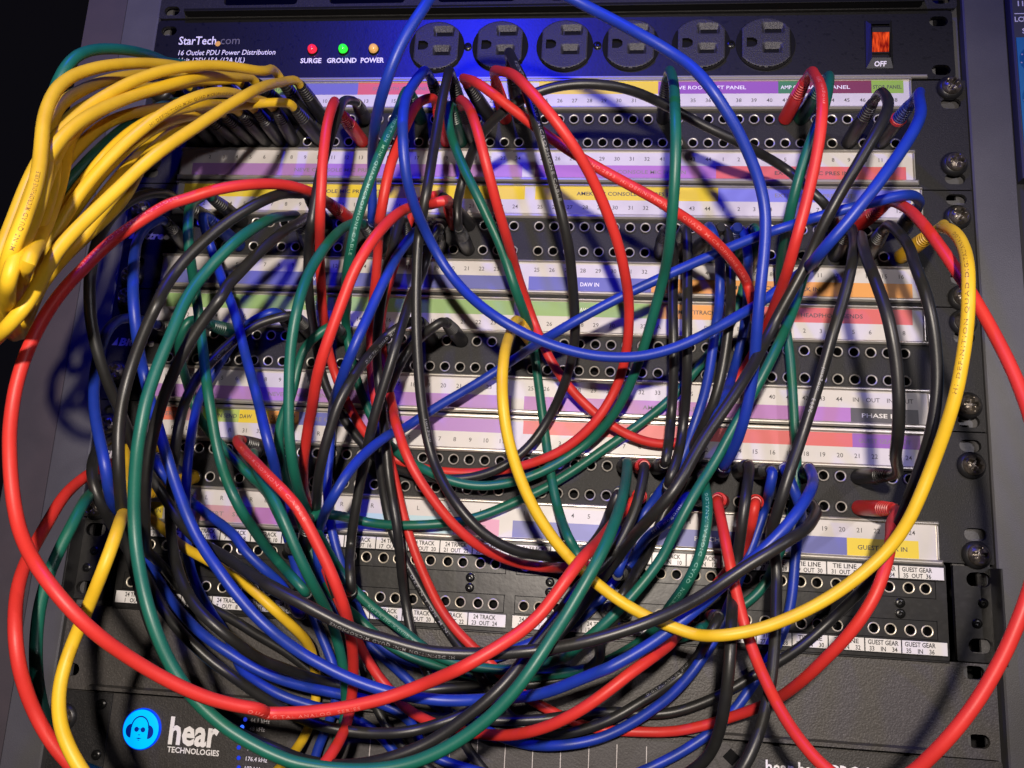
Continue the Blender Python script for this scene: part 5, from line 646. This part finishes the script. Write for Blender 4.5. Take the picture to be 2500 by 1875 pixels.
('YB3','yellow','875 221 331 856 226 415 857 269 494 862 317 570 866 364 646 869 409 723 873 455 800 880 503 876 886 552 951 888 604 1024 881 659 1094 865 717 1161 844 776 1226 825 835 1291 812 895 1356 806 956 1422 803 1017 1488 802 1079 1553 802 1143 1616 803 1210 1675 804 1282 1729 805 1359 1775 808 1440 1814 817 1521 1850 836 1600 1889 861 1675 1932 885 1750 1975 896 1833 2004 859 1898 1969 804 1911 1900 751 1908 1828 699 1899 1755 650 1884 1682 601 1864 1609 553 1837 1538 508 1802 1469 470 1753 1405 474 1674 1378 526 1604 1398 576 1531 1413 624 1455 1424 671 1379 1430 712 1300 1423 742 1219 1401 766 1139 1367 788 1063 1325 812 991 1276 835 925 1221 853 863 1158 867 806 1090 881 753 1019 889 702 945 883 655 870 868 609 794 851 564 718 835 519 642 826 473 566 834 427 489 866 392 413 888 392 330',[((97.36, 24.5, 0.4), (86.7, 21.9, 36.0), 'dark'), ((88.88, 39.2, 0.4), (88.8, 39.2, 36.0), 'dark')],'yellow patch cable of the left bundle, its plugs third from the right in their rows'),
('YB4','yellow','794 229 331 767 237 412 737 282 483 717 330 556 709 378 631 711 427 706 720 477 779 729 529 851 733 582 923 731 636 994 724 692 1064 716 748 1133 710 805 1201 705 864 1268 701 925 1333 695 990 1395 689 1058 1452 686 1129 1507 691 1200 1559 706 1272 1611 727 1344 1659 750 1417 1705 775 1490 1750 800 1563 1795 824 1637 1840 846 1712 1882 866 1788 1925 892 1861 1970 904 1937 1992 851 1953 1924 798 1949 1852 746 1939 1780 696 1923 1708 647 1903 1636 600 1877 1564 554 1846 1494 508 1812 1425 464 1772 1359 424 1723 1296 410 1650 1251 452 1573 1256 511 1512 1284 572 1454 1314 625 1385 1332 662 1304 1324 689 1223 1300 718 1144 1270 747 1067 1233 771 995 1187 785 927 1131 790 865 1067 792 808 998 791 755 926 785 706 852 773 658 777 757 612 702 743 565 628 740 514 555 756 460 486 783 414 415 790 401 330',[((88.88, 24.5, 0.4), (78.6, 22.8, 36.0), 'dark'), ((80.4, 39.2, 0.4), (78.9, 40.1, 36.0), 'dark')],'yellow patch cable of the left bundle, its plugs fourth from the right in their rows'),
('YB5','yellow','686 220 330 678 222 418 673 254 502 675 295 582 684 337 661 695 378 740 707 420 819 715 462 898 718 505 976 718 550 1054 716 596 1131 713 644 1207 709 694 1282 702 746 1355 691 801 1426 682 859 1493 679 921 1559 684 987 1620 697 1056 1676 717 1128 1725 741 1203 1769 770 1278 1809 803 1353 1846 837 1428 1882 872 1501 1921 906 1572 1964 938 1643 2009 965 1716 2054 982 1796 2090 969 1883 2097 923 1943 2051 874 1979 1986 827 2005 1914 780 2022 1839 732 2030 1763 685 2034 1687 638 2032 1610 591 2023 1534 544 2002 1460 502 1962 1392 479 1893 1343 514 1817 1356 572 1757 1391 632 1695 1415 688 1625 1420 727 1546 1404 749 1463 1377 765 1382 1341 776 1304 1299 780 1229 1250 773 1158 1195 761 1089 1138 751 1021 1081 747 951 1025 747 881 967 746 816 905 738 757 838 727 703 767 714 652 694 702 601 621 696 543 553 694 482 487 694 427 416 693 409 330',[((71.92, 24.5, 0.4), (68.3, 21.8, 36.0), 'dark'), ((71.92, 39.2, 0.4), (69.0, 41.1, 36.0), 'dark')],'yellow patch cable of the left bundle, its plugs fifth from the right in their rows'),
('YB6','yellow','579 229 330 557 232 414 523 262 491 516 304 569 526 348 646 540 393 722 553 440 798 563 487 873 571 536 947 578 586 1021 583 638 1094 588 691 1166 594 746 1236 603 802 1305 612 860 1372 617 922 1436 617 989 1496 618 1063 1546 629 1142 1586 657 1216 1628 695 1282 1673 738 1344 1722 781 1405 1772 823 1465 1823 863 1528 1872 899 1595 1919 925 1670 1960 939 1751 1994 955 1829 2035 975 1903 2082 966 1981 2082 916 2007 2013 865 2016 1940 815 2020 1866 766 2022 1791 718 2023 1715 670 2022 1640 623 2017 1564 576 2006 1489 530 1984 1415 489 1943 1348 466 1871 1304 496 1791 1318 547 1727 1353 600 1659 1378 641 1581 1376 669 1498 1357 694 1415 1335 718 1332 1310 731 1253 1271 725 1182 1217 712 1117 1158 700 1053 1097 690 987 1036 683 922 976 673 859 913 659 801 847 639 747 778 617 697 707 595 648 635 586 593 567 645 535 560 639 480 491 618 448 411 594 418 330',[((63.44, 24.5, 0.4), (57.4, 22.7, 36.0), 'dark'), ((63.44, 39.2, 0.4), (59.1, 42.1, 36.0), 'dark')],'yellow patch cable of the left bundle, its plugs sixth from the right in their rows'),
('YB7','yellow','489 246 330 467 257 413 434 303 483 421 355 554 423 407 628 432 458 702 443 509 775 456 560 847 472 612 919 491 663 991 511 715 1062 532 767 1132 552 820 1202 569 876 1270 583 934 1337 594 997 1401 604 1064 1459 617 1137 1510 639 1213 1553 670 1289 1589 704 1365 1624 736 1440 1661 764 1516 1700 788 1592 1741 813 1666 1786 842 1733 1838 877 1792 1897 915 1844 1959 948 1903 2017 904 1944 1970 849 1952 1899 797 1956 1827 746 1957 1752 696 1953 1677 648 1940 1603 599 1919 1530 551 1892 1460 503 1859 1391 458 1819 1324 421 1766 1263 441 1688 1247 503 1632 1277 568 1576 1305 621 1505 1309 659 1425 1291 688 1345 1263 703 1266 1224 701 1193 1171 690 1126 1112 675 1062 1051 661 998 989 648 934 927 636 871 864 621 811 799 600 757 730 576 706 660 553 652 592 532 591 530 516 521 475 504 458 413 499 436 330',[((54.96, 24.5, 0.4), (48.4, 24.6, 36.0), 'dark'), ((46.48, 39.2, 0.4), (50.2, 44.0, 36.0), 'dark')],'yellow patch cable of the left bundle, its plugs seventh from the right in their rows'),
('YB8','yellow','384 264 330 374 280 413 336 329 479 309 385 545 304 441 615 318 495 687 343 547 757 373 598 825 403 650 894 432 702 962 460 754 1031 488 807 1099 515 861 1166 542 916 1233 568 974 1298 593 1034 1361 614 1100 1420 636 1171 1472 661 1247 1514 680 1331 1539 690 1420 1558 709 1500 1594 739 1568 1646 776 1627 1704 816 1679 1766 859 1727 1830 902 1772 1895 947 1817 1961 990 1861 2027 1021 1920 2082 964 1934 2019 907 1929 1949 851 1922 1878 796 1915 1806 742 1909 1734 689 1903 1660 637 1893 1586 587 1878 1513 537 1860 1439 488 1837 1367 439 1810 1295 395 1776 1224 374 1716 1165 433 1654 1185 503 1608 1220 572 1555 1245 629 1486 1241 667 1409 1212 683 1333 1167 676 1262 1110 654 1199 1049 626 1140 987 597 1080 925 570 1018 865 546 953 806 523 888 747 499 826 685 475 767 621 452 706 558 432 636 505 418 558 461 408 483 410 401 453 331',[((38.0, 24.5, 0.4), (38.5, 26.5, 36.0), 'dark'), ((38.0, 39.2, 0.4), (40.3, 45.9, 36.0), 'dark')],'yellow patch cable of the left bundle, its plugs leftmost in their rows'),
]
PRINTS = {
'G1': [('HI DEFINITION MINI QUAD MICROPHONE CABLE', 69.3, 146.0, 0, 2.0)],
'K1': [('HI DEFINITION MINI QUAD MICROPHONE CABLE', 589.8, 504.2, -25, 2.0)],
'R1013': [('mogami  HI NO.2893  HI DEFINITION', 116.4, 174.3, 0, 2.0), ('QUAD MICROPHONE CABLE', 182.9, 236.9, 0, 2.0)],
'R23': [('MINI QUAD MICROPHONE CABLE', 42.5, 114.3, 0, 2.0)],
'R1': [('DIGITAL/ANALOG SERIES', 121.8, 173.4, -35, 2.0), ('QUAD  DIGITAL/ANALOG  SERIES', 392.8, 441.0, -35, 2.0)],
'K11': [('HI DEFINITION MINI QUAD MICROPHONE', 446.7, 397.2, -40, 2.0)],
'BC4': [('2893  mogami', 479.9, 502.7, 10, 2.2)],
'G9': [('DEFINITION  QUAD  DIGITAL/ANALOG', 390.0, 455.6, 0, 2.1)],
'Y2': [('HI DEFINITION QUAD DIGITAL/ANALOG', 164.9, 88.0, -10, 2.0)],
'K6': [('2893   mogami', 132.1, 111.9, 0, 2.3)],
'K10': [('NO.  mogami', 55.8, 37.6, 20, 2.3)],
'K8': [('mogami', 51.6, 33.6, 15, 2.2)],
'KD1': [('DIGITAL QUAD MINI', 52.7, 17.0, 25, 2.1)],
'R1213': [('mogami 2893', 96.3, 67.1, 10, 2.0)],
'YB2': [('HI DEFINITION MINI QUAD MICROPHONE CABLE', 437.0, 504.7, -20, 1.9)],
'YB3': [('MICROPHONE CABLE HI DEFINITION', 402.8, 443.3, 0, 1.9), ('HI DEFINITION MINI', 266.3, 233.2, 0, 1.9)],
'YB5': [('MINI QUAD MICROPHONE CABLE', 260.5, 224.6, 0, 1.9)],
'KD5': [('DIGITAL/ANALOG QUAD', 326.4, 355.5, 35, 2.0), ('HI DEFINITION MINI', 160.1, 202.8, -20, 2.0)],
'K2': [('mogami', 239.3, 227.9, 20, 2.0)],
'G8': [('MINI QUAD HI DEFINITION', 324.8, 293.1, -20, 2.0)],
}
for name, col, data, pls, label in CABLES:
    v = [int(x)/10.0 for x in data.split()]
    P = dense([(v[i], v[i+1], v[i+2]) for i in range(0, len(v), 3)], 4)
    c = empty('patch_cable', label, 'cable', group=GROUPN[col])
    mb = MB(); tube(mb, P, [RAD]*len(P), 14); mb.build('jacket', col, c, True)
    for (j, b, kind) in pls: plug(c, j, b, kind, col)
    for (txt, s0, s1, th, size) in PRINTS.get(name, ()): jacket_print(P, col, txt, s0, s1, th, size, c)
